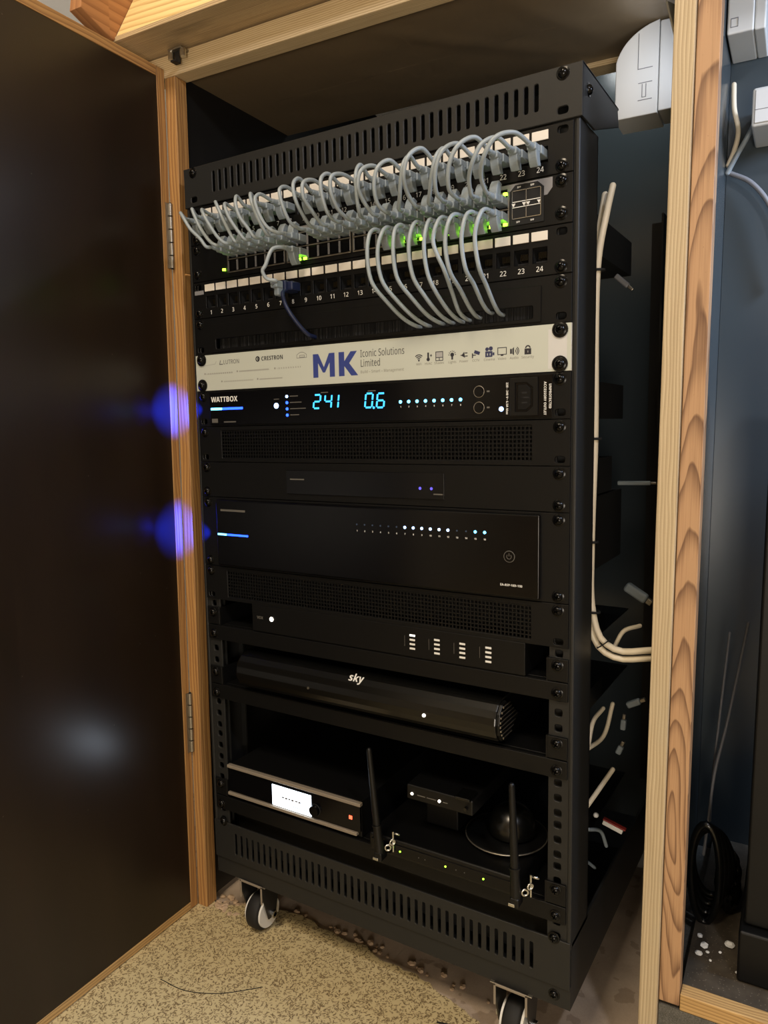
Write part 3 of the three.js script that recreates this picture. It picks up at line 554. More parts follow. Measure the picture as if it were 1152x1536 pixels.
{
  const y1 = uTop(5), y0 = uBot(5);
  const t = thing('power_conditioner', 'glossy black power conditioner with glowing blue digits under the white sign panel', 'power unit', [0, y0, -1]);
  part(t, 'faceplate', faceplate(y0, y1, { z1: 0 }), M.panel);
  part(t, 'front_window', RB(-219, 224, y0 + 2, y1 - 2, 0.1, 1.6, 0.5), M.gloss);
  part(t, 'chassis', B(-215, 215, y0 + 1, y1 - 1, -300, -3.2), M.black);
  part(t, 'print', [text('WATTBOX', 6.4, -216, -236.5, 1.6, { depth: 0.15, sx: 1.05 }), text('UNPROTECTED', 2.4, 220.6, -233, 1.6, { depth: 0.1, rot: -Math.PI / 2 }), text('ACCESSORY OUTLET', 2.4, 215.6, -231, 1.6, { depth: 0.1, rot: -Math.PI / 2 }), text('220 - 240 V~ 6.5A Max', 2.2, 177.4, -230, 1.6, { depth: 0.1, rot: -Math.PI / 2 }),
    ...[0, 1, 2, 3, 4, 5, 6, 7].map((i) => text(String(i + 1), 1.7, 58.1 + i * 10.03, -251, 1.6, { align: 'c', depth: 0.1 }))], M.ink);
  part(t, 'print_small', [B(-115, -107, -236.6, -235.8, 1.6, 1.7), B(-91, -79, -234, -233, 1.6, 1.7), B(-91, -74, -241.2, -240.2, 1.6, 1.7), B(-91, -68, -248.4, -247.4, 1.6, 1.7), B(-91, -78, -255.6, -254.6, 1.6, 1.7), B(-46, -36, -231.6, -230.6, 1.6, 1.7), B(17, 27, -232.4, -231.4, 1.6, 1.7), B(-216, -206, -262, -257, 1.6, 1.7), B(-196, -176, -262, -260.6, 1.6, 1.7)], M.inkDim);
  part(t, 'light_bar_end', RB(-217, -198, -246.4, -243.6, 1.4, 2.25, 0.4), M.ledCyan, { label: 'paler bright end of the light bar' });
  part(t, 'light_bar', RB(-198, -164, -246.4, -243.6, 1.4, 2.2, 0.4), M.ledBlueBar, { label: 'glowing blue light bar' });
  part(t, 'display', [...segDigit('2', -57, -248.5, 15, 9, 1.6), ...segDigit('4', -41.5, -248.8, 15, 9, 1.6), ...segDigit('1', -32, -249, 15, 9, 1.6)], M.digit, { label: 'glowing digits 241' });
  part(t, 'display', [...segDigit('0', 13, -249.6, 15, 9, 1.6), ...segDigit('6', 28, -250, 15, 9, 1.6), CY(1.3, 0.5, 24.5, -250, 1.9)], M.digit, { label: 'glowing digits 0.6' });
  const led = geo(CY(1.7, 1, 0, 0, 0)), big = geo(CY(3.2, 1, 0, 0, 0));
  for (let i = 0; i < 8; i++) partAt(t, 'status_light', led, M.ledCyan, [58.1 + i * 10.03, -244.9, 1.8]);
  partAt(t, 'status_light', big, M.ledIce, [-111.3, -243.9, 1.8]); partAt(t, 'status_light', geo(CY(2.3, 1, 0, 0, 0)), M.ledIce, [172.4, -255.6, 1.8]);
  for (let i = 0; i < 4; i++) partAt(t, 'status_light', led, i ? M.ledBlue : M.ledIce, [-95.2, -233.6 - i * 7.2, 1.8]);
  for (const y of [-237.8, -253.6]) { const b = part(t, 'button', CY(4.6, 1.6, 148.5, y, 2), M.gloss); part(b, 'ring', TO(5.6, 0.35, 148.5, y, 1.7), M.zinc); part(t, 'print_small', B(157, 160, y - 0.8, y + 0.8, 1.6, 1.7), M.inkDim); }
  const so = part(t, 'outlet', plate((() => { const s = rectShape(181.5, 210, y0 + 4, y1 - 4); const h = new THREE.Path([[187, -259], [187, -231], [199, -231], [205, -236], [205, -254], [199, -259]].map(([a, b]) => new THREE.Vector2(a, b))); s.holes.push(h); return s; })(), 1.5, 3.2, 0.4), M.blackPlastic, { label: 'black mains outlet' });
  part(so, 'insert', [plate(new THREE.Shape([[189.5, -257], [189.5, -233], [198, -233], [202.8, -237], [202.8, -253], [198, -257]].map(([a, b]) => new THREE.Vector2(a, b))), -2, 2.4, 0.4)], M.panel);
  part(so, 'slot', [B(194, 199, -241.5, -239.8, 2.3, 2.5), B(195, 201, -246, -244.4, 2.3, 2.5), B(194, 199, -251, -249.3, 2.3, 2.5)], M.black);
  screws(t, [y1 - 6.8], 0.5);
  beam(t, 0x1a34ff, 0.6, [-219.5, -245, 10], [-290, -245, 0]);
}
// ---- perforated vent panels
function ventPanel(k, label) {
  const y1 = uTop(k), y0 = uBot(k), t = thing('vent_panel', label, 'vent panel', [0, y0, -1]);
  part(t, 'faceplate', faceplate(y0, y1, { holes: [[-203, 203, y0 + 5, y1 - 5, 1]] }), M.panel);
  const bars = [];
  for (let x = -203; x <= 203; x += 4.2) bars.push(B(x - 0.7, x + 0.7, y0 + 5, y1 - 5, -2.6, -0.9));
  for (let y = y0 + 5; y <= y1 - 5; y += 4.2) bars.push(B(-203, 203, y - 0.7, y + 0.7, -2.5, -1));
  part(t, 'mesh', bars, M.panel, { kind: 'stuff' });
  part(t, 'backing', B(-205, 205, y0 + 3, y1 - 3, -30, -29), M.black);
  screws(t, [y1 - 7], 0.5);
}
ventPanel(6, 'perforated black vent panel directly under the glowing power conditioner');
ventPanel(10, 'perforated black vent panel under the two-unit amplifier');
// ---- controller with black window
const ledS = geo(CY(1.5, 1, 0, 0, 0));
{
  const y1 = uTop(7), y0 = uBot(7), t = thing('control_processor', 'black rack controller with a dark glass window and two violet lights', 'rack unit', [0, y0, -1]);
  part(t, 'faceplate', faceplate(y0, y1), M.panel);
  part(t, 'chassis', B(-215, 215, y0 + 1, y1 - 1, -250, -3.2), M.black);
  part(t, 'window', RB(-101, 108.5, y0 + 8, y1 - 8.5, 0.1, 1.2, 0.4), M.gloss);
  for (const x of [80.2, 93.7]) partAt(t, 'status_light', ledS, M.ledViolet, [x, -336.2, 1.2], { label: 'violet status light' });
  part(t, 'print', [B(96, 107, -342.6, -341.4, 1.2, 1.3), B(-95, -74, -331, -329.5, 1.2, 1.3)], M.inkDim);
  screws(t, [y1 - 7, y0 + 7], 0.5);
}
// ---- two-unit amplifier
{
  const y1 = uTop(8), y0 = uBot(9), t = thing('amplifier', 'two-unit black amplifier with sixteen numbered channel lights and a blue bar', 'amplifier', [0, y0, -1]);
  part(t, 'faceplate', faceplate(y0, y1), M.panel);
  part(t, 'chassis', B(-215, 215, y0 + 1, y1 - 1, -300, -3.2), M.black);
  part(t, 'front_window', RB(-213.5, 213.5, y0 + 2.2, y1 - 2.6, 0.1, 5, 2), M.gloss);
  const on = [0.2, 0.2, 0.2, 0.2, 0.2, 0.2, 1, 1, 1, 1, 1, 1, 0.2, 0.2, 2, 2], nums = [];
  const dot = geo(CY(0.9, 0.8, 0, 0, 0));
  on.forEach((b, i) => { const x = 1.2 + i * 10.31; partAt(t, 'status_light', b < 0.5 ? dot : ledS, b < 0.5 ? M.ledDim : b > 1 ? M.ledCyan : M.ledIce, [x, -378.4, 5]); nums.push(text(String(i + 1), 1.8, x, -386.4, 5, { align: 'c', depth: 0.1 })); });
  part(t, 'numbering', nums, M.ink);
  part(t, 'light_bar_end', RB(-211, -196, -403.2, -400.8, 4.8, 5.65, 0.4), M.ledCyan, { label: 'paler bright end of the light bar' });
  part(t, 'light_bar', RB(-196, -160.5, -403.2, -400.8, 4.8, 5.6, 0.4), M.ledBlueBar, { label: 'glowing blue light bar' });
  part(t, 'print', [text('EA-RSP-16D-100', 2.3, 172.4, -431, 5, { depth: 0.1 })], M.ink);
  part(t, 'print_small', [B(-205, -164, -372.5, -370, 5, 5.1)], M.inkDim);
  const p = part(t, 'power_button', CY(5.2, 1.2, 182.3, -401, 5.2), M.gloss); part(p, 'ring', [TO(5.6, 0.4, 182.3, -401, 5.3), new THREE.TorusGeometry(2.4, 0.3, 6, 16, 4.8).rotateZ(2.3).translate(182.3, -401, 5.9), B(182, 182.6, -400.5, -397.6, 5.7, 6.1)], M.inkDim);
  screws(t, [y1 - 7, y0 + 7], 0.5);
  beam(t, 0x1a34ff, 0.6, [-213.5, -402, 11], [-290, -402, 0]);
}
// ---- shelves
function shelf(y, label, lip = 0) {
  const t = thing('rack_shelf', label, 'shelf', [0, y - 18, -150]);
  part(t, 'tray', RB(-220, 220, y - 2, y, -330, -8, 0.6), M.panel);
  part(t, 'front_lip', [RB(-241, 241, y - 20, y - 1, -3, -0.4, 0.8), B(-222, 222, y - 2.2, y - 0.4, -9, -2)], M.panel);
  for (const s of [-1, 1]) { part(t, 'ear', [RB(s > 0 ? 220.5 : -241, s > 0 ? 241 : -220.5, y + 0.2, y + 23, -3, -0.4, 0.6), B(s > 0 ? 219 : -220.5, s > 0 ? 220.5 : -219, y - 1, y + 23, -200, -1)], M.panel); }
  screws(t, [y + 16, y - 12], 0.3);
}
shelf(-522.8, 'black rack shelf under the long bar-light player');
shelf(-602.8, 'black rack shelf under the rounded set-top box');
shelf(-757.8, 'lowest black rack shelf, carrying the glowing display unit and the router');
// ---- media player with four columns of bars
{
  const t = thing('media_recorder', 'black recorder with four columns of small white level bars and one white light', 'recorder', [17, -522.6, -80]);
  part(t, 'body', RB(-163, 197, -522.4, -488.6, -220, -3, 1.5), M.panel);
  part(t, 'front_panel', RB(-163, 197.4, -522.2, -488.4, -3, 0.6, 0.8), M.panel);
  const bar = geo(RB(-3.4, 3.4, -1.1, 1.1, 0, 0.6, 0.3));
  [67.9, 98.1, 128.1, 157.7].forEach((x, i) => { for (let k = 0; k < 4; k++) partAt(t, 'level_bar', bar, i === 0 && k === 0 ? M.barWhite : M.ink, [x, -497.9 - k * 4.9 - (i ? 1 : 0), 0.5]); part(t, 'divider', B(x - 10, x - 9.6, -511, -499, 0.5, 0.7), M.inkDim); });
  partAt(t, 'power_light', geo(CY(2.8, 1, 0, 0, 0)), M.ledWhite, [-131.3, -504.2, 0.8]);
  part(t, 'print', text('VOX', 3.6, -155, -506, 0.6, { depth: 0.1 }), M.inkDim);
}
// ---- rounded set-top box
{
  const t = thing('set_top_box', 'rounded black set-top box with a ribbed end and a small pale light', 'set-top box', [-5, -602.6, -60]);
  const prof = [[-130, -600], [-130, -562], [-40, -553.5], [-14, -552]]; for (let a = 0; a <= 10; a++) { const th = Math.PI / 2 - a * Math.PI / 10; prof.push([-10 + 24 * Math.cos(th), -576 + 24 * Math.sin(th)]); } prof.push([-40, -600]);
  part(t, 'body', prism(prof, -182, 171, 1.5), M.shinyBlack);
  const ec = part(t, 'end_cap', prism([[-8, -555], [2, -557], [9, -565], [11, -576], [9, -587], [2, -595], [-8, -598], [-44, -580]], 170, 174, 0.8), M.blackPlastic, { label: 'ribbed end cap' });
  for (let k = 0; k < 8; k++) { const y = -559.5 - k * 4.7; part(ec, 'rib', [RB(173.4, 174.6, y - 0.5, y + 0.5, -38 + Math.abs(k - 4) * 5, 9 - ((k - 3.5) / 3.5) ** 2 * 8, 0.3), RB(173, 175, y - 1.1, y + 1.1, 7 - ((k - 3.5) / 3.5) ** 2 * 8, 9.5 - ((k - 3.5) / 3.5) ** 2 * 8, 0.4)], M.zinc); }
  part(t, 'print', text('sky', 9, -14, -558, 0, { f: font, depth: 0.2 }).rotateX(0).applyMatrix4(new THREE.Matrix4().makeTranslation(0, 558, 0)).rotateX(-0.75).applyMatrix4(new THREE.Matrix4().makeTranslation(0, -559.8, 8.2)), M.ink);
  part(t, 'power_light', CY(1.8, 1.2, 88.3, -580, 14), M.ledWhite); 
  part(t, 'button', CY(1.5, 1, -67.3, -576.6, 14), M.zinc);
}
// ---- display amplifier with glowing screen
{
  const t = thing('display_amplifier', 'low black audio unit with a glowing white screen between two metal strips', 'amplifier', [-112, -757.6, -80]);
  part(t, 'body', RB(-216, -8, -757.4, -711.5, -200, -5, 1.5), M.panel);
  part(t, 'front_panel', RB(-216, -8, -749, -716, -5, -1.5, 0.6), M.gloss);
  part(t, 'metal_strip', RB(-217.5, -6, -716, -711.8, -5, 1, 0.8), M.strip, { label: 'upper metal strip' });
  part(t, 'metal_strip', RB(-217.5, -12, -753.6, -749.4, -5, 1, 0.8), M.strip, { label: 'lower metal strip' });
  const sc = part(t, 'screen', RB(-142, -80, -748.4, -721, -1.6, -0.6, 0.4), M.lcd, { label: 'glowing white screen' });
  part(sc, 'screen_text', [...[-126, -121, -116, -111, -105, -100].map((x, i) => B(x, x + 4, -735.6 - (i % 2) * 0.4, -733.4, -0.58, -0.52)), B(-138, -84, -743.2, -742.2, -0.58, -0.52)], M.greyPlastic);
  const k = part(t, 'knob', CY(7, 5, -74, -738, 0.5, 'z', 6.6, 28), M.gloss);
  part(k, 'ring', TO(7.4, 0.4, -74, -738, -1.2), M.steel);
  part(t, 'power_light', RB(-23.6, -19, -735.4, -730.8, -1.6, -0.6, 1), M.ledRed, { label: 'red power light' });
  part(t, 'foot', [CY(8, 0.6, -190, -757.3, -30, 'y'), CY(8, 0.6, -30, -757.3, -30, 'y')], M.rubber);
  glow(t, 0xdcebff, 9, 0.062, 0.027, [-111, -734.7, -0.2], [-111, -734.7, 60]);
}
// ---- router with two antennas
{
  const t = thing('wireless_router', 'flat black wireless router with two upright antennas on the lowest shelf', 'router', [103, -757.6, -50]);
  part(t, 'body', RB(12, 196, -757.2, -736, -120, 10, 3), M.blackPlastic);
  part(t, 'front_strip', RB(16, 192, -754, -741, 9, 11, 0.8), M.gloss);
  [[48, 1], [72, 0], [80, 0], [105.2, 1], [150, 1], [118, 0], [128, 0]].forEach(([x, o]) => partAt(t, 'status_light', geo(CY(o ? 0.9 : 0.6, 0.8, 0, 0, 0)), o ? M.ledGreen : M.inkDim, [x + 6, -747.5, 11]));
  for (const [x, lean] of [[33, -0.10], [196, -0.04]]) {
    const g = [CY(5.6, 36, 0, 18, 0, 'y', 4.8, 16), CY(4.6, 86, 0, 78, 0, 'y', 3.2, 16), new THREE.SphereGeometry(3.2, 12, 8).translate(0, 121, 0), CY(5.9, 2, 0, 34, 0, 'y', 5.9, 16)].map((q) => q.rotateZ(-lean).translate(x, -752, 20));
    const a = part(t, 'antenna', g, M.blackPlastic, { label: 'black stub antenna' });
    part(a, 'collar', [CY(4, 12, x, -753, 15, 'z'), RB(x - 5, x + 5, -758, -748, 12, 26, 2)], M.blackPlastic);
    part(a, 'ferrule', [TO(3.2, 1.2, 0, 0, 0, 16).rotateY(0.6).translate(x + 8, -744, 16), TO(3.0, 1.1, 0, 0, 0, 16).rotateY(0.9).translate(x + 13, -737, 14), TO(2.8, 1.3, 0, 0, 0, 16).rotateX(0.9).translate(x + 18, -727, 12), CY(1.2, 24, x + 13, -737, 12.5, 'y'), RB(x - 6, x + 1, -757, -753.6, 25.5, 27, 0.8)], M.chrome, { label: 'bright metal ferrules' });
  }
}
// ---- domed puck and small box
{
  const t = thing('dome_camera', 'glossy black dome on a round base resting on the router', 'camera', [153, -735.8, -60]);
  const R = 46;
  part(t, 'base', new THREE.LatheGeometry([[0, 0], [R - 4, 0], [R, 2], [R, 4], [R - 3, 5], [30, 6], [0, 6]].map(([a, b]) => new THREE.Vector2(a, b)), 40).translate(153, -735.6, -60), M.blackPlastic);
  part(t, 'rim', new THREE.TorusGeometry(R, 0.8, 8, 48).rotateX(Math.PI / 2).translate(153, -732, -60), M.zinc);
  part(t, 'dome', new THREE.SphereGeometry(27, 32, 20, 0, 6.2832, 0, 1.75).translate(160, -722, -60), M.shinyBlack);
}
{
  const t = thing('signal_converter', 'small flat black box with two pale lights behind the left antenna', 'converter', [97, -735.8, -70]);
  part(t, 'stand', RB(60, 102, -735.6, -690, -110, -40, 2), M.blackPlastic);
  part(t, 'body', RB(56, 138, -689.6, -672, -112, -2, 2), M.blackPlastic);
  for (const x of [63.3, 97.8]) partAt(t, 'power_light', geo(CY(1.6, 1, 0, 0, 0)), M.ledWhite, [x, -682, -1.8]);
  part(t, 'print', [B(70, 80, -682.6, -681.6, -2, -1.8), B(82, 94, -682.6, -681.6, -2, -1.8), B(102, 108, -682.6, -681.6, -2, -1.8)], M.inkDim);
  part(t, 'lever', [RB(118, 136, -672.4, -669, -20, 2, 1), CY(2, 6, 131, -681, 0, 'z')], M.shinyBlack);
}

// ---------------------------------------------------------------- patch cables
const plugBody = geo([RB(-5.7, 5.7, -3.8, 3.8, -6, 12, 0.8), RB(-4.6, 4.6, -3.4, 3.4, 10, 17, 1.2)]);
const bootGeo = geo([RB(-4.4, 4.4, -3.2, 3.6, 14, 24, 1.6), CY(3.3, 9, 0, 0.2, 27.5, 'z', 2.5, 12)]);
const guardGeo = (() => { const s = new THREE.Shape(); s.moveTo(-21, -2); s.quadraticCurveTo(-22, -9, -15.5, -15); s.lineTo(-9.5, -13.4); s.quadraticCurveTo(-13, -9, -12.6, -2); s.closePath(); return geo(new THREE.ExtrudeGeometry(s, { depth: 7, bevelEnabled: true, bevelThickness: 0.6, bevelSize: 0.6, bevelSegments: 1, curveSegments: 6 }).rotateY(Math.PI / 2).translate(-3.5, 0, 0)); })();
function plug(t, x, y, z, flip) {
  const p = partAt(t, 'plug', plugBody, M.plug, [x, y, z], flip ? { rz: Math.PI } : {});
  partAt(p, 'boot', bootGeo, M.plug, [0, 0, 0]); partAt(p, 'latch_guard', guardGeo, M.plug, [0, 0, 0]);
}
const ORD = 'first second third fourth fifth sixth seventh eighth ninth tenth eleventh twelfth thirteenth fourteenth fifteenth sixteenth seventeenth eighteenth nineteenth twentieth twenty-first twenty-second twenty-third'.split(' ');
let loopNo = 0;
for (let n = 1; n <= 24; n++) {
  if (n === 9) continue;
  const ord = ORD[loopNo++];
  const px = pp1.px(n), sx = colX(n), yp = pp1.yp + 1, ys = swTop;
  const t = thing('patch_cable', `${ord} from the left of the grey cables looping from upper patch panel to switch`, 'network cable', [px, yp, 0], { group: 'grey patch cables looped between the upper patch panel and the switch' });
  plug(t, px, yp, 0, false); plug(t, sx, ys, 0, true);
  const A = n < 9 ? rr(8, 15) + n * 1.4 : rr(25, 37), up = rr(2, 10), L = (f) => px + (sx - px) * f, j = rr(-7, 7), j2 = rr(-4, 4);
  const pts = [[px, yp, 27], [px, yp + 1, 36], [L(0.08) + j * 0.3, yp + up * 0.8, 38 + A * 0.5], [L(0.3) + j * 0.8, yp + up * 0.3 - 5, 34 + A], [L(0.55) + j, yp - 17, 33 + A * 1.02], [L(0.8) + j * 0.7, ys + 6 + j2, 33 + A * 0.7], [L(0.95), ys - 1, 41], [sx, ys, 33], [sx, ys, 26]];
  part(t, 'cord', tube(pts, 2.0, 56, 8), M.cord, { keepUV: true });
}
// nine cables hanging from the lower switch row into the brush panel
const ends = [[77.8, -168], [89.6, -168], [105, -167], [116, -167], [127.4, -167], [134.7, -166], [146, -164.5], [158.4, -161], [170.3, -164]];
const ords = ['ninth', 'eighth', 'seventh', 'sixth', 'fifth', 'fourth', 'third', 'second', 'first'];
ends.forEach(([ex, ey], i) => {
  const c = 16 + i, x = colX(c), y = swBot;
  const t = thing('patch_cable', i === 8 ? 'rightmost of the grey cables hanging from the lower switch row' : `${ords[i]} from the right of the grey cables hanging from the lower switch row`, 'network cable', [x, y, 0], { group: 'grey patch cables hanging from the lower switch row' });
  plug(t, x, y, 0, false);
  const d = rr(-3, 3), A = rr(44, 54), q = i === 5 ? 8 : 0;
  part(t, 'cord', tube([[x, y, 27], [x - 0.4, y + 0.6, 36], [x - 1, y - 5, A - 3], [x - 1.5 + d, y - 24, A + 2], [x + d + q, y - 52, A - 3], [x + (ex - x) * 0.35 + d * 0.6 + q * 0.6, ey + 22, 31], [x + (ex - x) * 0.75, ey + 6, 14], [ex, ey, 0], [ex + 0.8, ey - 0.4, -8]], 2.05, 64, 8), M.cord, { keepUV: true });
});
{ // single short cable to the lower panel, blue coupler and blue lead
  const x = colX(8), X2 = pp2.px(8);
  const t = thing('patch_cable', 'short bent grey patch cable from the lower switch row to the blue connector', 'network cable', [x, swBot, 0]);
  plug(t, x, swBot, 0, false);
  part(t, 'cord', tube([[x, swBot, 27], [x, swBot, 34], [x - 4, swBot - 4, 48], [x - 9, swBot - 22, 55], [x - 12, -102, 56], [x - 10, -110, 52], [x - 3, -112, 45], [X2, -112, 36], [X2, -112, 30]], 2.1, 48, 8), M.cord, { keepUV: true });
  part(t, 'plug', [RB(X2 - 4.6, X2 + 4.6, -116, -108, 22, 34, 1.5), RB(X2 - 3.4, X2 + 3.4, -124, -114, 20, 30, 2)], M.plug);
  const b = thing('network_lead', 'dark blue network lead with a blue connector plugged into the lower patch panel', 'network cable', [X2, -112, 0]);
  part(b, 'connector', [RB(X2 - 6.4, X2 + 6.4, -117.5, -106.5, -4, 21, 1.6), RB(X2 + 3, X2 + 12, -117, -107, 0, 16, 2)], M.cordBlue);
  part(b, 'cord', tube([[X2 + 4, -116, 16], [X2 + 5, -121, 24], [X2 + 12, -136, 28], [X2 + 20, -155, 18], [X2 + 25, -166, 6], [X2 + 26, -168, -6]], 2.3, 36, 8), M.cordBlue, { keepUV: true });
}

// ---------------------------------------------------------------- loose cables beside the rack
{
  const mk = (name, label, mat, r, pts, o = {}) => single(name, [tube(pts, r, o.seg ?? 60, 8), capSphere(pts[0], r * 0.98), capSphere(pts[pts.length - 1], r * 0.98)], mat, pts[Math.floor(pts.length / 2)], label, 'cable', { keepUV: true, group: o.group });
  const Z = -84;
  mk('white_cable', 'cream cable on the outer side of the tied bundle beside the rack', M.whiteCable, 3.5, [[247, -30, -112], [247, -60, -92], [241, -110, Z], [240.5, -290, Z], [238.5, -400, Z], [240, -464, Z], [250, -498, Z], [266, -511, -92], [290, -511, -104], [326, -508, -130]], {});
  mk('white_cable', 'cream cable on the inner side of the tied bundle beside the rack', M.whiteCable, 3.5, [[236, -34, -124], [238, -70, -100], [235, -115, Z - 3], [234.5, -300, Z - 3], [232.5, -410, Z - 3], [235, -474, Z - 3], [246, -508, -88], [264, -520, -94], [290, -520, -106], [326, -518, -134]], {});
  mk('white_cable', 'cream cable running straight down behind the rack side, past the bend of the bundle', M.whiteCable, 3.2, [[228, -70, -104], [229.5, -130, -94], [229.5, -420, -92], [230, -540, -90], [230, -640, -88], [230, -700, -88]], {});
  const ties = [];
  for (const [x, y, w] of [[238, -118, 9.6], [237.4, -287, 9.6], [235.4, -395, 9.6], [238.4, -470, 9.8]]) {
    const g = new THREE.TorusGeometry(1, 0.09, 6, 28).scale(w, 6.4, 16).rotateX(Math.PI / 2).translate(x, y, Z);
    single('cable_tie', g, M.black, [x, y, Z], `black cable tie around the cream cable bundle, ${['just under its fanned top', 'level with the vent panel', 'beside the amplifier', 'at the start of its bend'][ties.length]}`, 'cable tie', {}); ties.push(1);
  }
  const g = new THREE.TorusGeometry(1, 0.09, 6, 28).scale(10, 8, 8).rotateY(Math.PI / 2).rotateZ(-0.9).translate(252, -504, Z - 3);
  single('cable_tie', g, M.black, [252, -504, Z - 3], 'black cable tie on the lower curve of the cream cable bundle', 'cable tie', {});
  // fanned plastic sheet at the bundle's head
  mk('white_cable', 'grey flex hanging close to the left face of the right post', M.cord, 2.4, [[306, -400, -180], [300, -480, -190], [286, -525, -196], [283, -560, -196], [289, -620, -190], [281, -670, -200]], {});
  mk('white_cable', 'short cream cable stub hooking up from the bundle bend', M.whiteCable, 2.4, [[258, -512, -110], [263, -499, -126], [275, -497, -150]], {});
  mk('white_cable', 'short cream cable stub hanging low behind the rack side', M.whiteCable, 2.6, [[222, -644, -140], [222, -622, -160], [228, -612, -180]], {});
  mk('white_cable', 'curved cream cable end below the bundle, low behind the rack', M.whiteCable, 2.6, [[218, -654, -150], [229, -646, -180], [234, -612, -200]], {});
  mk('white_cable', 'lower forked cream cable end beside the rack side', M.whiteCable, 2.8, [[230, -702, -88], [235, -694, -100], [248, -672, -150]], {});
  mk('white_cable', 'pale hooked cable low in the dark gap beside the rack', M.cord, 2.2, [[226, -742, -130], [233, -758, -160], [237, -780, -170]], {});
  mk('white_cable', 'short pale cable tip near the rack foot', M.cord, 2, [[222, -782, -130], [222, -796, -150], [226, -806, -160]], {});
  const tag = thing('cable_connector', 'white connector with a red edge in the gap low beside the rack', 'connector', [262, -735, -170]);
  const rot = (q) => q.scale(0.8, 0.8, 0.8).rotateZ(-0.28).translate(238, -738, -150);
  part(tag, 'body', [rot(RB(0, 30, -4, 3, -4, 4, 1.5))], M.whitePlastic); part(tag, 'edge', [rot(RB(-1, 33, 3.2, 5.6, -4, 4, 1))], M.redPlastic); part(tag, 'tip', [rot(new THREE.SphereGeometry(4, 12, 8).translate(-12, 3, 0))], M.whitePlastic);
  // pale plugs hanging in the dark
  const mp = (label, p, rz, L, r, mat) => { const t = thing('cable_plug', label, 'plug', p); part(t, 'sleeve', RB(-L / 2, L / 2, -r, r, -r, r, r * 0.6).rotateZ(rz).translate(...p), mat); part(t, 'tip', RB(L / 2, L / 2 + 7, -r * 0.6, r * 0.6, -r * 0.6, r * 0.6, 1).rotateZ(rz).translate(...p), M.zinc); };
  mp('wide grey plug tilted down in the gap beside the amplifier', [250, -480, -240], -0.55, 30, 6, M.cord);
  mp('flat grey plug lying level high in the gap', [240, -346, -260], 0.02, 40, 2.6, M.cord);
  mp('small pale plug tilted up in the low gap', [252, -618, -230], 0.5, 18, 4, M.cord);
  mp('pale plug hanging upright in the low gap, upper of two', [240, -648, -230], 1.5, 14, 3.4, M.cord);
  mp('pale plug hanging upright in the low gap, lower of two', [236, -682, -230], 1.2, 12, 3.6, M.cord);
  mp('grey plug slanting down in the upper gap below the bundle top', [236, -110, -200], -0.75, 20, 3, M.greyPlastic);
}
{ // white enclosure under the soffit
  const t = thing('junction_box', 'white plastic enclosure with a rounded shoulder hanging behind the right post', 'junction box', [548, 1021, -200], { cup: true });
  const s = new THREE.Shape(); s.moveTo(517, 1022); s.lineTo(561, 1022); s.lineTo(561, 1117); s.lineTo(552, 1115); s.quadraticCurveTo(524, 1106, 517, 1082); s.closePath();
  const inset = (q) => q;
  part(t, 'body', new THREE.ExtrudeGeometry(s, { depth: 46, bevelEnabled: true, bevelThickness: 1.2, bevelSize: 1, bevelSegments: 2, curveSegments: 14 }).translate(0, 0, -223), M.whitePlastic);
  part(t, 'side_cover', RB(562.6, 590, 1023, 1117, -222, -177, 1.5), M.whitePlastic);
  part(t, 'window_outline', [B(540, 540.7, 1070, 1108, -175.9, -175.4), B(540, 556, 1070, 1070.7, -175.9, -175.4)], M.greyPlastic);
  part(t, 'switch_outline', [B(541, 556, 1037, 1037.7, -175.9, -175.4), B(541, 556, 1055, 1055.7, -175.9, -175.4), B(545, 545.8, 1040, 1054, -175.9, -175.4), B(549, 549.8, 1040, 1054, -175.9, -175.4), B(545, 549.8, 1040, 1040.6, -175.9, -175.4)], M.greyPlastic);
}

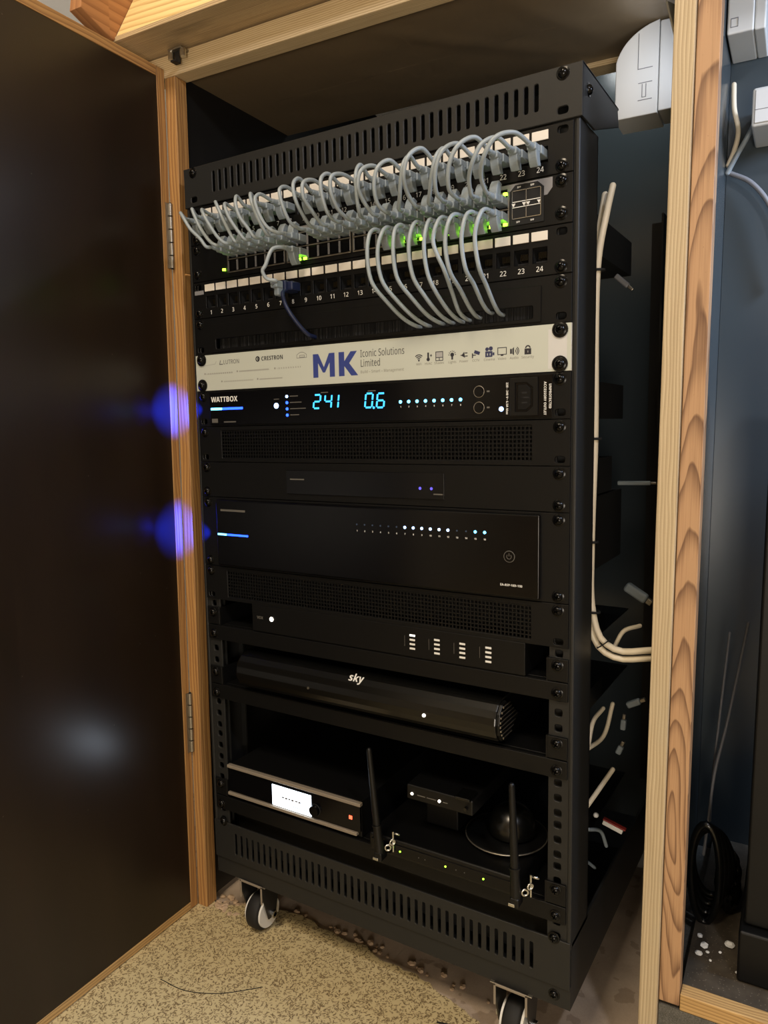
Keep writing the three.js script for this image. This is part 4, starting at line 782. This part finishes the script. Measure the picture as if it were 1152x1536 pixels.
// ---------------------------------------------------------------- the right bay
{
  const t = thing('socket_box', 'white plastic box with a small square mark at the top of the right bay', 'junction box', [640, 1115, -280], { cup: true });
  part(t, 'body', RB(622.5, 650, 1117, 1230, -330, -250, 2), M.whitePlastic);
  part(t, 'side_cover', RB(650.4, 662, 1117, 1230, -330, -252, 2), M.whitePlastic);
  part(t, 'mark', [B(626, 634, 1124, 1124.7, -250, -249.6), B(626, 634, 1133, 1133.9, -250, -249.6), B(626, 626.7, 1124, 1133, -250, -249.6), B(633.4, 634, 1124, 1133, -250, -249.6)], M.greyPlastic);
  const q = thing('wall_socket', 'white wall box at the right edge of the bay, below the larger box', 'socket', [680, 1012, -300], { cup: true });
  part(q, 'body', RB(652, 712, 1013, 1055, -330, -252, 3), M.whitePlastic);
  part(q, 'cover', RB(655, 709, 1016, 1052, -252.5, -250, 1), M.whitePlastic);
  part(q, 'seam', [B(655, 709, 1030, 1030.6, -250.2, -249.7), B(672, 672.6, 1016, 1052, -250.2, -249.7)], M.greyPlastic);
  const mk = (name, label, mat, r, pts) => single(name, [tube(pts, r, 50, 8), capSphere(pts[0], r), capSphere(pts[pts.length - 1], r)], mat, pts[1], label, 'cable', { keepUV: true, cup: true });
  mk('flex_cable', 'pale cable dropping down the glossy wall of the right bay', M.whiteCable, 3, [[618 + 8, 1090, -322], [628, 1060, -316], [634, 1030, -312], [630, 1008, -312], [624, 995, -318]]);
  mk('flex_cable', 'pale cable running from the wall box to the hanging cable', M.cord, 3, [[656, 1040, -300], [644, 1020, -308], [634, 1002, -308], [624, 985, -314]]);
  mk('flex_cable', 'faint grey cable curving down the upper right of the bay', M.greyPlastic, 3, [[627, 985, -318], [650, 970, -314], [672, 940, -312], [684, 900, -312], [688, 850, -318]]);
  mk('flex_cable', 'thin grey lead hanging beside the dark tower', M.greyPlastic, 1.8, [[676, 440, -240], [668, 380, -236], [658, 310, -230], [648, 250, -224], [644, 190, -216], [641, 150, -210]]);
  mk('flex_cable', 'second thin grey lead, crossing behind the first', M.greyPlastic, 1.6, [[655, 420, -260], [652, 370, -256], [648, 300, -250], [645, 240, -244], [644, 180, -240]]);
  const tw = thing('tower_unit', 'tall dark tower unit with a stepped base at the right edge of the bay', 'tower unit', [790, 104, -150], { cup: true });
  part(tw, 'base_block', RB(690, 900, 111.4, 167, -230, -52, 3), M.panel);
  part(tw, 'tower', RB(694, 893, 168, 760, -225, -64, 3), M.panel);
  part(tw, 'spacer', B(740, 850, 166.6, 168.6, -200, -110), M.panel);
  const co = thing('cable_coil', 'coil of thick black cable leaning in the right bay beside the batten', 'cable', [660, 106, -140], { cup: true });
  for (let k = 0; k < 4; k++) { const pts = []; for (let a = 0; a <= 24; a++) { const th = a / 24 * 6.283; pts.push([651 + Math.cos(th) * (15 + k * 2) + k * 1.5, 178 + Math.sin(th) * (66 - k * 6), -120 - k * 9 + 14 * Math.sin(th)]); } part(co, 'loop', tube(pts, 4.2, 60, 8), M.shinyBlack, { keepUV: true }); }
  const bag = new THREE.IcosahedronGeometry(1, 12), p = bag.attributes.position;
  for (let i = 0; i < p.count; i++) { const v = V(p.getX(i), p.getY(i), p.getZ(i)); const f = 1 + 0.35 * fbm(v.x * 2.2, v.y * 2.2, v.z * 2.2, 4) + 0.12 * Math.abs(fbm(v.x * 6, v.y * 6, v.z * 6, 2)); p.setXYZ(i, v.x * f * 14, Math.max(-36, v.y * f * 38), v.z * f * 16); }
  const bg = toCreasedNormals(bag, 0.5); single('plastic_bag', bg.translate(672, 148, -168), M.shinyBlack, [672, 111.4, -168], 'crumpled shiny black plastic bag behind the cable coil', 'bag', { cup: true });
  const deb = [[652, 111.4, -75, 3.4], [656, 111.4, -90, 4.2], [650, 111.4, -105, 3], [680, 111.4, -104, 4.6], [660, 111.4, -82, 1.8], [672, 111.4, -88, 1.6], [664, 111.4, -70, 1.5], [690, 111.4, -40 - 24, 1.6]];
  const crumb = ([x, y, z, r], i) => new THREE.DodecahedronGeometry(r, 0).scale(1.2, 0.7, 1).rotateY(i).translate(x, y + r * 0.5, z);
  single('plaster_lump', crumb(deb[3], 3), M.plaster, deb[3].slice(0, 3), 'largest white plaster lump, alone on the bay floor in front of the tower base', 'debris', { cup: true });
  single('plaster_crumbs', deb.filter((d, i) => i !== 3).map(crumb), M.plaster, [660, 111.4, -85], 'small white plaster crumbs on the dusty bay floor near the batten', 'debris', { cup: true, kind: 'stuff' });
}
{ // rubble at the foot of the left post, chips along the torn edge, wire by the castor
  const heap = [], chips = [];
  for (let i = 0; i < 70; i++) {
    const left = i < 34, x = left ? rr(-288, -225) : rr(-210, 170), r = left ? rr(1.5, 6) : rr(1.5, 4.5), z = left ? rr(-50, -18) : -62 + rr(-12, 6) + (x > 60 ? (x - 60) * 0.22 : 0);
    (left ? heap : chips).push(new THREE.DodecahedronGeometry(r, 0).scale(1.4, 0.5, 1.1).rotateY(rr(0, 6)).translate(x, yF - 3 + r * 0.35, z));
  }
  single('mortar_rubble', heap, M.rubble, [-255, yF, -34], 'heap of mortar crumbs at the foot of the left post', 'rubble', { kind: 'stuff' });
  single('mortar_chips', chips, M.rubble, [-20, yF - 3, -62], 'scattered mortar chips along the torn edge of the floor covering', 'rubble', { kind: 'stuff' });
  single('floor_scuff', tube([[-230, yF + 0.4, 118], [-190, yF + 0.4, 116], [-150, yF + 0.4, 98], [-112, yF + 0.4, 64]], 0.5, 30, 5), M.black, [-180, yF, 100], 'fine dark scuff mark, built as a thin tube, in a long curve on the speckled floor near the door', 'scuff', { keepUV: true });  // scuff mark on the floor, drawn as a thin dark tube
  single('wire_offcut', tube([[96, yF + 2, 6], [112, yF + 4, 4], [130, yF + 3, 2], [148, yF + 2, 0]], 0.8, 24, 6), M.black, [120, yF, 4], 'thin black wire offcut on the floor beside the right castor', 'wire', { keepUV: true });
}
renderer.render(scene, camera);
